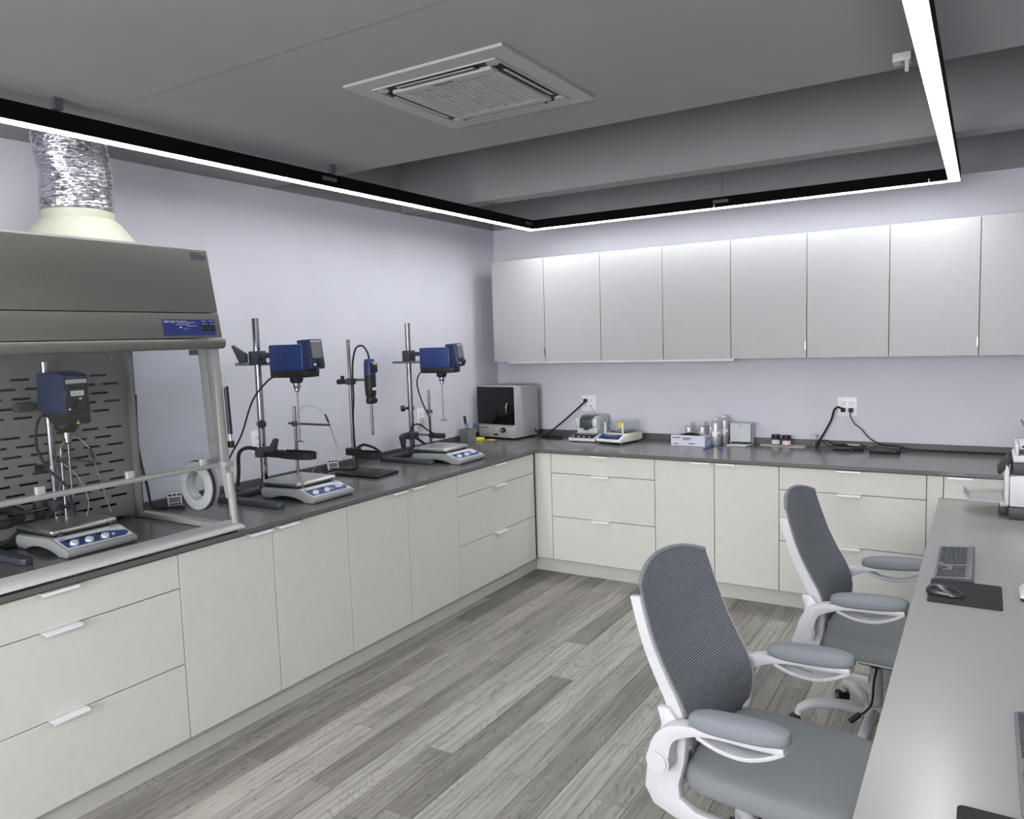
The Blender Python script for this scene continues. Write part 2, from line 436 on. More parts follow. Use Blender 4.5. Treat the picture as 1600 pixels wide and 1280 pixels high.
# ------------------------------------------------------------------ cabinets
ZD0, ZD1 = .106, .886
def pull(mb, a, b, z, left):
    if left: mb.box(.6, .652, a, b, z, z + .002).box(.650, .652, a, b, z - .008, z)
    else: mb.box(a, b, -.648, -.6, z, z + .002).box(a, b, -.648, -.646, z - .008, z)
def base_cabinet(name, label, a, b, kind, left=True, group='base cabinets'):
    """front runs from a to b along the wall; left: along y on the left wall, else along x on the back wall"""
    o = thing(name, label, 'cabinet', (0, 0, 0), 0, group)
    g = .002
    if left: MB().box(-.155, .60, a + .0005, b - .0005, .1, .893).build('carcass', 'carcass', o)
    else: MB().box(a + .0005, b - .0005, -.598, .128, .1, .893).build('carcass', 'carcass', o)
    def front(nm, u0, u1, z0, z1):
        mb = MB()
        if left: mb.box(.6025, DX, u0 + g, u1 - g, z0 + g, z1 - g, .001, 1)
        else: mb.box(u0 + g, u1 - g, DY, -.6, z0 + g, z1 - g, .001, 1)
        return mb.build(nm, 'cabinet', o)
    c = (a + b) / 2
    if kind == 'drawers':
        zs = [ZD0, .426, .744, ZD1]
        for i in range(3):
            d = front('drawer', a, b, zs[i], zs[i + 1])
            hb = MB(); pull(hb, c - .065, c + .065, zs[i + 1] - .0012, left); hb.build('handle', 'handle', d)
    elif kind == 'doors':
        for u0, u1, s in ((a, c, 1), (c, b, -1)):
            d = front('door', u0, u1, ZD0, ZD1)
            hb = MB(); h0, h1 = (c - .14, c - .02) if s > 0 else (c + .02, c + .14)
            pull(hb, h0, h1, ZD1 - .0012, left); hb.build('handle', 'handle', d)
    elif kind == 'door':
        d = front('door', a, b, ZD0, ZD1)
        hb = MB(); pull(hb, a + .02, a + .14, ZD1 - .0012, left); hb.build('handle', 'handle', d)
    elif kind == 'filler': front('filler_panel', a, b, ZD0, ZD1)
    return o
base_cabinet('drawer_cabinet', 'cream three-drawer base cabinet beneath the fume hood', -4.493, -3.54, 'drawers')
base_cabinet('door_cabinet', 'cream two-door base cabinet beside the fume hood drawers', -3.54, -2.57, 'doors')
base_cabinet('door_cabinet', 'cream two-door base cabinet beneath the blue homogenizer stand', -2.57, -1.607, 'doors')
base_cabinet('drawer_cabinet', 'cream three-drawer base cabinet beneath the hot plate nearest the corner', -1.607, -.66, 'drawers')
base_cabinet('filler_cabinet', 'narrow cream corner filler left of the back wall drawers', .602, .742, 'filler', False)
base_cabinet('drawer_cabinet', 'cream three-drawer base cabinet beneath the two white balances', .742, 1.529, 'drawers', False)
base_cabinet('door_cabinet', 'cream two-door base cabinet beneath the aluminium bottles', 1.529, 2.332, 'doors', False)
base_cabinet('drawer_cabinet', 'cream three-drawer base cabinet behind the farther office chair', 2.332, 3.128, 'drawers', False)
base_cabinet('filler_cabinet', 'narrow cream filler strip between far drawers and the desk end', 3.128, 3.21, 'filler', False)
base_cabinet('end_cabinet', 'cream base cabinet behind the desk end and printer', 3.21, 4.0, 'door', False)

# wall cabinets
ZW0, ZW1 = 1.534, 2.325
xs = [.026, .499, .971, 1.452, 1.93, 2.415, 2.889, 3.357, 3.83]
wl = ['leftmost pale grey two-door wall cabinet, above the black-fronted oven', 'pale grey two-door wall cabinet above the glove box, second from the corner',
      'pale grey two-door wall cabinet above the two brown jars, third from the corner', 'pale grey two-door wall cabinet at the right edge, farthest from the corner']
for i in range(4):
    a, c, b = xs[2 * i], xs[2 * i + 1], xs[2 * i + 2]
    o = thing('wall_cabinet', wl[i], 'wall cabinet', (0, 0, 0), 0, 'wall cabinets')
    MB().box(a + .001, b - .001, -.198, .149, ZW0 + .004, ZW1 - .002).build('carcass', 'wallcarcass', o)
    for u0, u1, s in ((a, c, 1), (c, b, 0)):
        d = MB().box(u0 + .002, u1 - .002, -.22, -.2, ZW0, ZW1, .001, 1).build('door', 'wallcab', o)
        if s: MB().box(u1 - .009, u1 - .004, -.232, -.2195, ZW0 + .055, ZW0 + .105).build('edge_pull', 'alu', d)
t = thing('under_cabinet_light', 'slim white light bar under the left wall cabinets', 'light', (0, 0, 0))
MB().box(.16, 1.95, -.215, -.13, ZW0 - .014, ZW0 + .003, .002).build('housing', 'white', t)
MB().box(.18, 1.93, -.20, -.145, ZW0 - .016, ZW0 - .0135).build('diffuser', 'white', t)

# ------------------------------------------------------------------ worktops
t = thing('worktop', 'dark grey quartz worktop running along the left and back walls', 'worktop')
e = .0006
MB().prism([(-.159, -4.8), (.645, -4.8), (.645, -.645), (.86 - e, -.645), (.22 - e, .129), (-.159, .129)], .895, ZC, 'Z').build('slab', 'quartz', t)
MB().prism([(.86 + e, -.645), (4.0, -.645), (4.0, .129), (.22 + e, .129)], .895, ZC, 'Z').build('slab', 'quartz', t)
MB().box(-.178, -.16, -4.8, .129, ZC - .001, .957, .001, 1).build('splashback', 'splash', t)
MB().box(-.159, 4.0, .131, .149, ZC - .001, .957, .001, 1).build('splashback', 'splash', t)

ZK = .765
t = thing('desk', 'long grey stone desk along the right wall', 'desk')
MB().box(3.19, 4.0, -4.7, -.62, ZK - .02, ZK, .0015, 1).build('desk_top', 'desk_stone', t)
for y in (-.72, -2.585, -4.6):
    MB().box(3.36, 3.98, y - .012, y + .012, .0005, ZK - .021).build('gable', 'cabinet', t)

# ------------------------------------------------------------------ ceiling cassette
t = thing('ceiling_air_conditioner', 'square white ceiling cassette air conditioner with central grille', 'air conditioner', (1.757, -2.965, Z0))
OH, IH = .335, .235
fr = MB()
def ring(mb, o, i, z0, z1, bev=0):
    mb.box(-o, o, -o, -i, z0, z1, bev, 1); mb.box(-o, o, i, o, z0, z1, bev, 1)
    mb.box(-o, -i, -i, i, z0, z1, bev, 1); mb.box(i, o, -i, i, z0, z1, bev, 1)
ring(fr, OH, .262, -.010, -.0005)
fr.build('panel_frame', 'ac_white', t)
fr = MB(); ring(fr, .263, .258, -.015, -.001); fr.build('raised_lip', 'ac_white', t)
MB().box(-.255, .255, -.255, .255, -.008, -.001).build('duct_recess', 'ac_dark', t)
for k in range(4):
    rz = Matrix.Rotation(k * PI / 2, 4, 'Z')
    MB().box(-.165, .165, -.007, .007, -.0010, .0010, mx=rz @ Matrix.Translation((0, .240, -.0165)) @ Matrix.Rotation(-.12, 4, 'X')).build('vane', 'ac_white', t)
    MB().box(-.168, .168, .214, .257, -.0135, -.0085, mx=rz).build('slot_shade', 'black', t)  # black block, its colour stands in for the shade of a deep slot
    MB().cyl(rz @ Vector((.236, .236, -.0155)), rz @ Vector((.236, .236, -.008)), .022, n=16).build('corner_boss', 'ac_white', t)
gr = MB(); ring(gr, .212, .172, -.022, -.008, .002); g = gr.build('grille', 'ac_white', t)
MB().box(-.172, .172, -.172, .172, -.0125, -.0095).build('filter', 'ac_dark', t)
sl = MB().box(-.172, .172, -.0050, .0050, -.0205, -.0180).build('slat', 'ac_white', g)
for k in range(17):
    c = sl if k == 0 else sl.copy()
    if k: COL.objects.link(c); c.parent = g
    c.location = (0, -.16 + k * .02, 0)
for k in range(4): MB().box(-.006, .006, -.172, .172, -.0215, -.0170).build('grille_divider', 'ac_white', g, (-.1 + k * .0667, 0, 0))
MB().box(-.04, .04, -.196, -.187, -.0232, -.0218).build('badge', 'text_grey', g)

# ------------------------------------------------------------------ linear LED loop
t = thing('linear_light', 'black suspended rectangular linear light with glowing white underside', 'light')
lx0, lx1, ly0, ly1 = .445, 3.252, -6.2, -.31
w = .058; zb, zt = 2.52, 2.588
rects = [(lx0, lx0 + w, ly0, ly1), (lx1 - w, lx1, ly0, ly1), (lx0 + w, lx1 - w, ly1 - w, ly1), (lx0 + w, lx1 - w, ly0, ly0 + w)]
for a, b, c, d in rects:
    h = MB().box(a, b, c, d, zb + .002, zt).build('housing', 'fixture_black', t)
    MB().box(a + .002, b - .002, c + .002, d - .002, zb, zb + .0018).build('diffuser', 'led', h)
for x, y in ((.52, -3.82), (.52, -2.45), (3.19, -4.3), (.52, -5.4), (.52, -.95)):
    MB().box(x - .012, x + .012, y - .015, y + .015, zt - .001, Z0 - .0005).build('ceiling_clip', 'dark_grey', t)
for x in (1.92,): MB().cyl((x, -.36, zt - .001), (x, -.36, ZT - .001), .0015, n=6).build('wire', 'dark_grey', t)
for x in (1.868, 3.098): MB().box(x - .003, x + .003, ly1 - w - .004, ly1 - w - .0005, zb + .002, zb + .022).build('light_leak', 'white', t)  # white tabs stand in for light leaking at the housing joints
for x, y in ((lx0 + w, -2.45), (lx0 + w, -.42)): MB().box(x, x + .002, y - .05, y + .05, zb + .03, zb + .05).build('driver_label', 'dark_grey', t)
MB().box(1.86, 1.96, ly1 - w - .002, ly1 - w, zb + .03, zb + .05).build('driver_label', 'dark_grey', t)
wn = struct('window_1', MB().box(XR - .012, XR - .001, -4.3, -.7, .93, 1.62), 'white')
sl0 = MB().box(-.028, .028, -1.75, 1.75, -.0012, .0012, mx=Matrix.Rotation(1.15, 4, 'Y')).build('blind_slat', 'cream', wn)
for k in range(11):
    c = sl0 if k == 0 else sl0.copy()
    if k: COL.objects.link(c); c.parent = wn
    c.location = (XR - .045, -2.5, .97 + k * .06)
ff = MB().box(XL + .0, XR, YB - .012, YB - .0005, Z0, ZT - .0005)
struct('shade_panel_back', ff, 'ceiling')  # added grey sheet, its colour puts shade on the upper back wall
struct('shade_panel_left', MB().box(XL + .0005, XL + .012, -2.244, YB - .0125, Z0, ZT - .0005), 'ceiling')  # likewise a darker sheet in place of shade, upper left wall
t2 = thing('junction_bracket', 'small white bracket on ceiling beside the bright right light run', 'bracket', (3.13, -2.40, Z0))
MB().box(-.028, .028, -.03, .03, -.028, -.0005, .002).build('bracket_box', 'grey_plastic', t2)
MB().box(.01, .022, -.03, -.018, -.065, -.0275).build('strap', 'grey_plastic', t2)
for y in (-.018, .018): MB().cyl((0, y, -.0315), (0, y, -.0275), .006, n=10).build('screw', 'mid_grey', t2)
# ------------------------------------------------------------------ fume hood
HY = -3.225; HL = 1.5
t = thing('fume_hood', 'large grey bench fume hood with blue control panel at the left edge', 'fume hood', (0, HY, 0))
yb = -HL
# front profile in x,z : top (.51,2.144) seam (.562,1.861) seam (.58,1.757) lip
MB().prism([(-.15, 2.13), (.498, 2.144), (.513, 2.134), (.561, 1.864), (-.15, 1.864)], yb, 0, 'Y', .004).build('upper_housing', 'hood_metal', t)
ph = MB().prism([(-.15, 1.861), (.562, 1.861), (.579, 1.757), (-.15, 1.757)], yb, 0, 'Y', .002).build('control_fascia', 'hood_metal', t)
MB().prism([(-.15, 1.754), (.583, 1.754), (.590, 1.74), (.590, 1.728), (.582, 1.714), (.568, 1.71), (-.15, 1.71)], yb, .012, 'Y', .006).build('lower_lip', 'hood_metal', t)
# blue control panel on the fascia
nx = Vector((.579 - .562, 0, 1.757 - 1.861)).normalized()
F = frame((.562 + .0005, 0, 1.861), (0, 1, 0), nx * -1)     # x along +y, y up slope
def slab(mb, fr, x0, x1, y0, y1, z0, z1, bev=0): return mb.box(x0, x1, y0, y1, z0, z1, bev, 1, mx=fr)
cp = slab(MB(), F, -.275, -.028, -.094, -.026, 0, .002, .0008).build('control_panel', 'panel_blue', ph)
text('brand_lettering', 'METTLER TOLEDO', .0125, 'white', ph, F @ Matrix.Translation((-.268, -.041, .0021)))
mb = MB()
for x0, x1, y in ((-.168, -.125, -.0395), (-.215, -.15, -.0475), (-.165, -.12, -.054), (-.178, -.170, -.066), (-.164, -.159, -.066)): slab(mb, F, x0, x1, y - .0012, y + .0006, .0018, .0024)
slab(mb, F, -.200, -.190, -.0625, -.057, .0018, .0026)
for x in (-.083, -.045): slab(mb, F, x - .011, x + .011, -.0345, -.033, .0018, .0024)
mb.build('panel_markings', 'white', ph, kind='stuff')
for x in (-.083, -.045):
    k = slab(MB(), F, x - .012, x + .012, -.075, -.045, .0018, .008, .002).build('rocker_switch', 'black', ph)
    slab(MB(), F, x - .009, x + .009, -.049, -.047, .008, .0086).build('switch_mark', 'grey_plastic', k)
# sticker near the top right of the housing
nx2 = Vector((.561 - .513, 0, 1.864 - 2.134)).normalized()
F2 = frame((.513 + .0006, 0, 2.134), (0, 1, 0), nx2 * -1)
mb = MB()
for i in range(4): slab(mb, F2, -.085, -.015 - .018 * (i == 0), -.02 - i * .0085, -.0145 - i * .0085, 0, .0008)
mb.build('printed_notice', 'text_grey', t)
# side posts, front right
def post(mb, a, b, hx, y0, y1): mb.strip([a, b], hx, y0, y1, 'Y', .002)
pf = MB(); post(pf, (.478, 1.712), (.512, 1.215), .026, -.035, 0); pf.build('front_post', 'hood_frame', t)
pf = MB(); post(pf, (.531, 1.712), (.555, 1.215), .020, -.035, .0); pf.build('sash_channel', 'hood_frame', t)
pf = MB(); post(pf, (.548, 1.24), (.588, 1.06), .017, -.03, .0); pf.build('strut_arm', 'hood_frame', t)
pf = MB(); pf.tube([(.583, -.015, 1.17), (.600, -.015, .98)], .017, 14).build('lower_leg', 'hood_frame', t)
pf = MB(); pf.tube([(.600, -.015, 1.0), (.604, -.015, .946)], .0135, 14).build('leg_foot', 'hood_frame', t)
pf = MB(); pf.box(.46, .60, -.045, .0, 1.195, 1.222, .003).build('corner_bracket', 'hood_frame', t)
MB().box(.385, .452, -.03, -.004, 1.685, 1.709, .001).build('hinge_block', 'dark_grey', t)
gs = MB(); gs.tube([(.566, .012, 1.545), (.575, .012, 1.335)], .0105, 12); gs = gs.build('gas_strut', 'black', t)
MB().tube([(.575, .012, 1.335), (.577, .012, 1.30)], .005, 8).build('strut_rod', 'chrome', gs)
MB().box(.562, .589, .003, .022, 1.275, 1.305, .003).build('strut_end', 'black', gs)
MB().prism([(.536, 1.62), (.572, 1.575), (.572, 1.54), (.545, 1.54)], .0005, .003, 'Y').build('strut_plate', 'hood_frame', t)
MB().cyl((.555, -.02, 1.29), (.555, .006, 1.29), .008, n=12).build('pivot_bolt', 'chrome', t)
# sash glass + bottom handle bar
MB().strip([(.553, 1.712), (.561, 1.215)], .003, yb + .03, -.04).build('sash_glass', 'sash_glass', t)
MB().tube([(.561, yb, 1.207), (.561, -.002, 1.207)], .011, 14).build('sash_bar', 'hood_frame', t)
for y in (-.125, -.455, -.79): MB().box(.550, .572, y - .015, y + .015, 1.217, 1.246, .002).build('sash_clip', 'grey_plastic', t)
# right side pane with its round port
MB().prism([(-.05, .955), (.575, .945), (.54, 1.20), (.50, 1.71), (-.05, 1.71)], -.022, -.017, 'Y').build('side_glass', 'sash_glass', t)
rg = MB().lathe([(.066, -.045), (.106, -.045), (.110, -.042), (.110, -.034), (.066, -.034), (.066, -.045)], (.385, 0, 1.1), 40, 'Y').build('port_flange', 'grey_plastic', t)
MB().lathe([(.105, -.0335), (.114, -.0335), (.114, -.0228), (.105, -.0228), (.105, -.0335)], (.385, 0, 1.1), 40, 'Y').build('port_gasket', 'rubber', rg)
MB().lathe([(.064, -.034), (.108, -.018), (.110, .0), (.064, .006), (.064, -.034)], (.385, 0, 1.1), 40, 'Y').build('port_sleeve', 'grey_plastic', rg)
# slotted baffle, built from strips with real openings
bf = MB(); x0b, x1b = -.082, -.078
rows = [1.605, 1.5645, 1.524, 1.4835, 1.443] + [1.3615 - .0405 * k for k in range(10)]
b0, b1 = -1.47, -.051
SL, PER, SH = .077, .1125, .0052
prev = 1.71
for i, z in enumerate(rows):
    bf.box(x0b, x1b, b0, b1, z + SH, prev)
    ph0 = (-3.443 if (i % 2 == 0 if i < 5 else i % 2 == 0) else -3.387) - HY
    s0 = ph0
    while s0 - PER > b0 + .02: s0 -= PER
    y = b0
    while s0 + SL < b1 - .005:
        bf.box(x0b, x1b, y, s0, z - SH, z + SH); y = min(s0 + SL, b1); s0 += PER
    if y < b1: bf.box(x0b, x1b, y, b1, z - SH, z + SH)
    prev = z - SH
bf.box(x0b, x1b, b0, b1, .937, prev)
bp = bf.build('slotted_baffle', 'baffle', t)
MB().box(-.145, -.12, b0, b1, .93, 1.71).build('plenum_back', 'ac_dark', t)
for y in (-.065, -.645): MB().cyl((x1b, y - .05, 1.685), (x1b + .006, y - .05, 1.685), .006, n=10).build('baffle_screw', 'chrome', bp)
MB().box(-.077, -.045, -.05, -.03, .917, 1.71, .001).build('rear_post', 'baffle', t)
MB().box(-.115, -.05, -.0285, -.0225, .917, 1.71, .001).build('rear_corner', 'black', t)
MB().box(-.10, .55, -.045, -.003, .9165, .94, .002).build('side_rail', 'hood_frame', t)
sl_ = MB().prism([(.535, .934), (.628, .924), (.650, .926), (.652, .936), (.632, .943), (.545, .952)], yb, -.001, 'Y', .0015).build('front_sill', 'sill_metal', t)
MB().box(.54, .60, -.03, -.004, .9165, .935).build('sill_foot', 'hood_frame', sl_)
MB().tube(cr([(-.135, .03, 1.5), (-.13, .02, 1.25), (-.12, .045, 1.05), (-.12, .07, .935), (-.06, .13, .924), (.0, .16, .922)]), .006, 8).build('power_cable', 'rubber', t)

# duct on top of the hood
dz = 2.146
t = thing('exhaust_duct', 'crinkled silver foil duct rising from the cream hood collar', 'duct', (.115, -3.545, dz))
MB().lathe([(.235, .0), (.205, .045), (.16, .105), (.14, .12), (.138, .122), (.138, .155), (.13, .157), (.13, .0)], n=40).build('collar', 'collar', t)
prof = []; H = Z0 - dz - .158; NR = 30
rnd = random.Random(3)
bm = MB(); bmx = bm.bm; rings = []
NS = 56
for i in range(NR * 3 + 1):
    f = i / (NR * 3); z = .156 + H * f
    ph = rnd.uniform(-.3, .3)
    rr = .134 + .006 * (1 if i % 3 == 1 else -.6 if i % 3 == 0 else .2)
    ring_ = []
    for k in range(NS):
        a = 2 * PI * k / NS
        wob = .004 * math.sin(3 * a + 9 * f) + rnd.uniform(-.004, .004)
        ring_.append(bmx.verts.new(((rr + wob) * math.cos(a) - .012 * math.sin(f * 3), (rr + wob) * math.sin(a) + .008 * math.sin(f * 5), z + .007 * math.sin(2 * a + 12 * f) * (1 - f) * min(1, f * 8) + (.0 if f > .98 else rnd.uniform(-.002, .002)))))
    rings.append(ring_)
for A, B in zip(rings, rings[1:]):
    for k in range(NS): bmx.faces.new((A[k], A[(k + 1) % NS], B[(k + 1) % NS], B[k]))
bm.build('foil_hose', 'foil', t, smooth=25)

# ------------------------------------------------------------------ hot plates
def hotplate(name, label, x, y, nk, group='magnetic hot plates', rod=(-.02, 0), rodh=.4, rodlabel=None, rz=0, sticker=True):
    """x = front edge, y = centre line; local +X forward"""
    o = thing(name, label, 'hot plate', (x, y, ZC + .001), rz, group)
    D = .40; Wd = .145
    prof = [(-D, .028), (-D + .005, .05), (-D + .02, .058), (-.135, .066), (-.12, .0655), (-.012, .034), (0, .026), (-.002, .008), (-.018, .0), (-.075, .0)]
    arch = [(-.10, .010), (-.15, .021), (-.21, .025), (-.26, .022), (-.30, .012), (-.32, .002), (-.385, .002)]
    MB().prism(prof + arch, -Wd, Wd, 'Y', .007).build('housing', 'plate_grey', o)
    for fx, fy in ((-.045, -.11), (-.045, .11), (-.36, -.11), (-.36, .11)):
        MB().box(fx - .018, fx + .018, fy - .018, fy + .018, -.0008, .012).build('foot', 'black', o)
    pl = MB().box(-.395, -.125, -.137, .137, .074, .098, .012, 3).build('heating_plate', 'brushed', o)
    MB().box(-.385, -.135, -.125, .125, .055, .076).build('plate_gap', 'black', o)
    for cx, cy in ((-.142, -.105), (-.142, .105)):
        MB().box(cx - .0, cx + .019, cy - .01, cy + .01, .066, .088, .002).build('plate_clip', 'chrome', pl)
    # sloped panel
    a = Vector((-.012, 0, .034)); b = Vector((-.12, 0, .0655)); up = (b - a).normalized()
    Fp = frame(a + Vector((.0, 0, .0)), (0, 1, 0), up); L = (b - a).length
    f1 = MB(); slab(f1, Fp, -.135, .135, .004, L - .004, .0, .0016, .0006); pf = f1.build('white_fascia', 'white', o)
    poly = [(-.13, .012), (.105, .010), (.128, .03), (.130, .05), (.06, .078), (-.02, .082), (-.13, .080)]
    MB().prism(poly, .0016, .0026, 'Z', mx=Fp).build('blue_fascia', 'plate_blue', pf)
    xs_ = {2: (-.095, -.015), 3: (-.095, -.035, .03)}[nk]
    for q in xs_:
        kb = MB(); kb.cyl(Fp @ Vector((q, .033, .0026)), Fp @ Vector((q, .033, .014)), .0165, .015, 18).build('knob', 'white', o)
        mm = MB(); slab(mm, Fp, q - .018, q + .016, .060, .074, .0024, .0032); mm.build('display_window', 'display', pf)
    q = xs_[-1] + .035
    MB().cyl(Fp @ Vector((q, .035, .0026)), Fp @ Vector((q, .035, .008)), .007, n=14).build('button', 'white', o)
    if sticker:
        mm = MB(); slab(mm, Fp, .062, .108, .040, .058, .0026, .0034); mm.build('paper_label', 'paper', pf)
    mm = MB(); slab(mm, Fp, .085, .13, .094, .099, .0014, .0021); slab(mm, Fp, -.125, -.10, .090, .096, .0014, .0021); mm.build('printed_mark', 'text_grey', pf)
    # support rod
    rx, ry = rod
    r = MB(); r.cyl((rx, ry, .05), (rx, ry, .05 + rodh), .0085, n=14)
    r.build('support_rod', 'steel', o)
    return o
def probe(o, rod, z, reach, tip, ang=0):
    rx, ry = rod; ax = Vector((math.cos(ang), math.sin(ang), 0))
    base = Vector((rx, ry, z))
    MB().box(rx - .016, rx + .016, ry - .014, ry + .014, z - .014, z + .014, .003).build('probe_clamp', 'steel', o)
    MB().cyl(base - ax * .05, base + ax * reach, .006, n=10).build('probe_arm', 'dark_steel', o)
    e = base + ax * reach
    top = e + Vector((-.03, 0, .055)) if ang == 0 else e + Vector((-.02, .0, .055))
    end = e + tip
    MB().cyl(top, e + (top - e) * .25, .005, .006, n=10).build('probe_grip', 'black', o)
    MB().cyl(e + (top - e) * .3, end, .0026, n=8).build('probe', 'steel', o)
    MB().tube(cr([tuple(top), tuple(top + Vector((-.05, 0, .03))), tuple(base + ax * (reach * .40) + Vector((0, 0, .10))), tuple(base + ax * .01 + Vector((0, 0, .06))), tuple(base + ax * -.02 + Vector((0, 0, -.0))), tuple(base + ax * .09 + Vector((0, .01, -.07))), tuple(base + ax * (reach * .52) + Vector((0, .02, -.14))), tuple(base + ax * (reach * .50) + Vector((0, .03, -.2))), tuple(base + ax * (.06) + Vector((0, .05, -.27))), tuple(Vector((-.30, .14, .06)))], 8), .0016, 6).build('probe_cable', 'grey_plastic', o)
h1 = hotplate('hot_plate', 'hot plate inside the fume hood with three white knobs', .392, -3.705, 3, rod=(-.36, .05), rodh=.34, sticker=False)
probe(h1, (-.36, .05), .345, .25, Vector((.09, 0, -.20)))
h2 = hotplate('hot_plate', 'hot plate with angled temperature probe, just right of the fume hood', .545, -2.568, 2, rod=(-.345, .07), rodh=.42)
probe(h2, (-.345, .07), .375, .26, Vector((.07, 0, -.18)))
h3 = hotplate('hot_plate', 'hot plate nearest the black-fronted oven, without a probe', .538, -1.30, 2, rod=(-.465, .15), rodh=.41)
MB().box(-.483, -.447, .134, .166, .298, .322, .004).build('rod_collar', 'steel', h3)
MB().box(-.482, -.385, .115, .165, .03, .062, .003).build('rod_mount', 'dark_steel', h3)

# ------------------------------------------------------------------ stirrer stands
def curve_pts(p): return cr(p, 6)
def stand(label, x, y, top, spread, far, leg, boss_z, collar_z, collar_y, knob_side, group='stirrer stands', r=.0185):
    """local origin at rod base on the worktop"""
    o = thing('stirrer_stand', label, 'stand', (x, y, ZC + .001), 0, group)
    MB().cyl((0, 0, .012), (0, 0, top), r, n=22).build('rod', 'chrome', o)
    mb = MB(); mb.box(-.028, .022, -spread, far, .004, .03, .004); mb.build('cross_bar', 'dark_steel', o)
    for s, ln in ((-spread, leg), (far, .25 if far > .1 else .02)):
        MB().prism([(-.035, s - .028), (-.035, s + .028), (ln - .02, s + .024), (ln, s + .014), (ln, s - .014), (ln - .02, s - .024)], .0, .026, 'Z', .004).build('leg', 'dark_steel', o)
    MB().cyl((0, 0, .03), (0, 0, .052), .03, n=20).build('rod_socket', 'dark_steel', o)
    # collar with star knob
    c = MB().cyl((0, 0, collar_z - .011), (0, 0, collar_z + .011), r + .008, n=20).build('collar', 'chrome', o)
    k = Vector((knob_side[0], knob_side[1], 0)).normalized()
    MB().cyl(k * (r + .006) + Vector((0, 0, collar_z)), k * (r + .03) + Vector((0, 0, collar_z)), .008, n=10).build('knob_stem', 'black', c)
    MB().cyl(k * (r + .026) + Vector((0, 0, collar_z)), k * (r + .05) + Vector((0, 0, collar_z)), .024, n=6).build('star_knob', 'black', c)
    return o
def boss(o, z, wing=True):
    """boss head clamp that grips the rod and the stirrer's arm"""
    b = MB().box(-.032, .036, -.034, .034, z - .035, z + .04, .006).build('boss_head', 'dark_steel', o)
    if wing: MB().prism([(-.03, z - .02), (-.03, z + .028), (-.062, z + .04), (-.135, z + .075), (-.128, z + .062), (-.075, z - .025)], -.062, -.034, 'Y', .004).build('wing_screw', 'dark_steel', b)
    MB().box(.03, .085, -.02, .02, z + .0, z + .03, .004).build('clamp_jaw', 'dark_steel', b)
    return b
# stand beside the hood
x2, y2 = .035, -2.588
st2 = stand('tall chromed stirrer stand just right of the fume hood', x2, y2, .95, .26, .245, .43, .72, .38, 0, (.8, -.6))
boss(st2, .735)
def strap_clamp(o, z, flip=1, loop=True):
    b = MB().box(-.03, .034, -.033, .033, z - .026, z + .026, .005).build('strap_boss', 'dark_steel', o)
    MB().box(.03, .16, -.02, .02, z - .022, z + .018, .005).build('strap_arm', 'black', b)
    if loop:
        P = cr([(.15, -.03, z), (.24, -.045, z), (.33, -.045, z), (.385, -.02, z), (.385, .02, z), (.33, .045, z), (.24, .045, z), (.15, .03, z)], 6)
        lb = MB(); L = [(p.x, p.y) for p in P]; lb.strip(L, .003, z - .018, z + .018, 'Z'); lb.build('strap_loop', 'rubber', b)
    MB().prism([(.05, z + .012), (.09, z + .012), (.155, z + .02), (.175, z + .085), (.155, z + .09), (.12, z + .045), (.05, z + .04)], -.06, -.035, 'Y', .004).build('wing_lever', 'dark_steel', b)
    MB().tube(cr([(-.02, -.02, z + .02), (-.05, -.07, z + .03), (-.075, -.10, z - .0), (-.08, -.105, z - .10), (-.09, -.11, z - .175)], 6), [.010] * 25, 8).build('strap_tail', 'rubber', b)
    return b
strap_clamp(st2, .222)
x3, y3 = -.05, -1.203
st3 = stand('tall chromed stirrer stand nearest the black-fronted oven', x3, y3, .93, .282, .24, .40, .70, .335, 0, (-.6, -.8))
boss(st3, .70, False)
b = MB().box(-.03, .036, -.034, .034, .115, .165, .005).build('lower_boss', 'dark_steel', st3)
MB().cyl((.03, 0, .15), (.17, 0, .15), .007, n=10).build('clamp_rod', 'steel', b)
MB().box(.16, .285, -.02, .02, .13, .165, .008).build('clamp_jaw', 'rubber', b)
MB().prism([(-.03, .13), (-.03, .165), (-.08, .162), (-.11, .145), (-.085, .055), (-.07, .05), (-.065, .12)], -.03, .0, 'X', .003).build('wing_lever', 'dark_steel', b)
MB().tube(cr([(.0, -.02, .16), (.04, -.03, .215), (.10, -.03, .225), (.16, -.02, .185), (.21, .0, .155)], 6), .006, 8).build('strap', 'rubber', b)
MB().tube(cr([(.02, .02, .12), (.07, .03, .09), (.10, .05, .05), (.11, .07, .03)], 6), .010, 8).build('strap_tail', 'rubber', b)
x1, y1 = -.035, -3.66
st1 = stand('stirrer stand standing inside the fume hood', x1, y1, .76, .30, .06, .36, .58, .30, 0, (-.6, -.8), r=.0145)
b = MB().box(-.024, .03, -.03, .03, .55, .60, .005).build('boss_head', 'dark_steel', st1)
MB().box(-.02, .02, -.135, -.055, .555, .595, .008).build('screw_handle', 'dark_steel', b)
MB().cyl((0, -.06, .575), (0, -.02, .575), .014, n=12).build('screw_neck', 'dark_steel', b)
b = MB().box(-.024, .04, -.03, .03, .115, .165, .005).build('lower_boss', 'dark_steel', st1)
MB().cyl((.03, -.01, .14), (.19, -.01, .145), .007, n=10).build('clamp_rod', 'steel', b)
MB().prism([(-.05, .05), (-.02, .05), (.0, .12), (-.01, .17), (-.04, .18), (-.055, .12)], -.075, -.045, 'Y', .004).build('wing_lever', 'dark_steel', b)
MB().cyl((.0, -.17, .13), (.0, -.03, .135), .006, n=10).build('clamp_rod', 'steel', b)
MB().tube(cr([(.02, -.15, .135), (.0, -.2, .16), (.01, -.28, .15), (.06, -.33, .13), (.10, -.25, .12), (.05, -.17, .125)], 6), .02, 8).build('strap_coil', 'rubber', b)
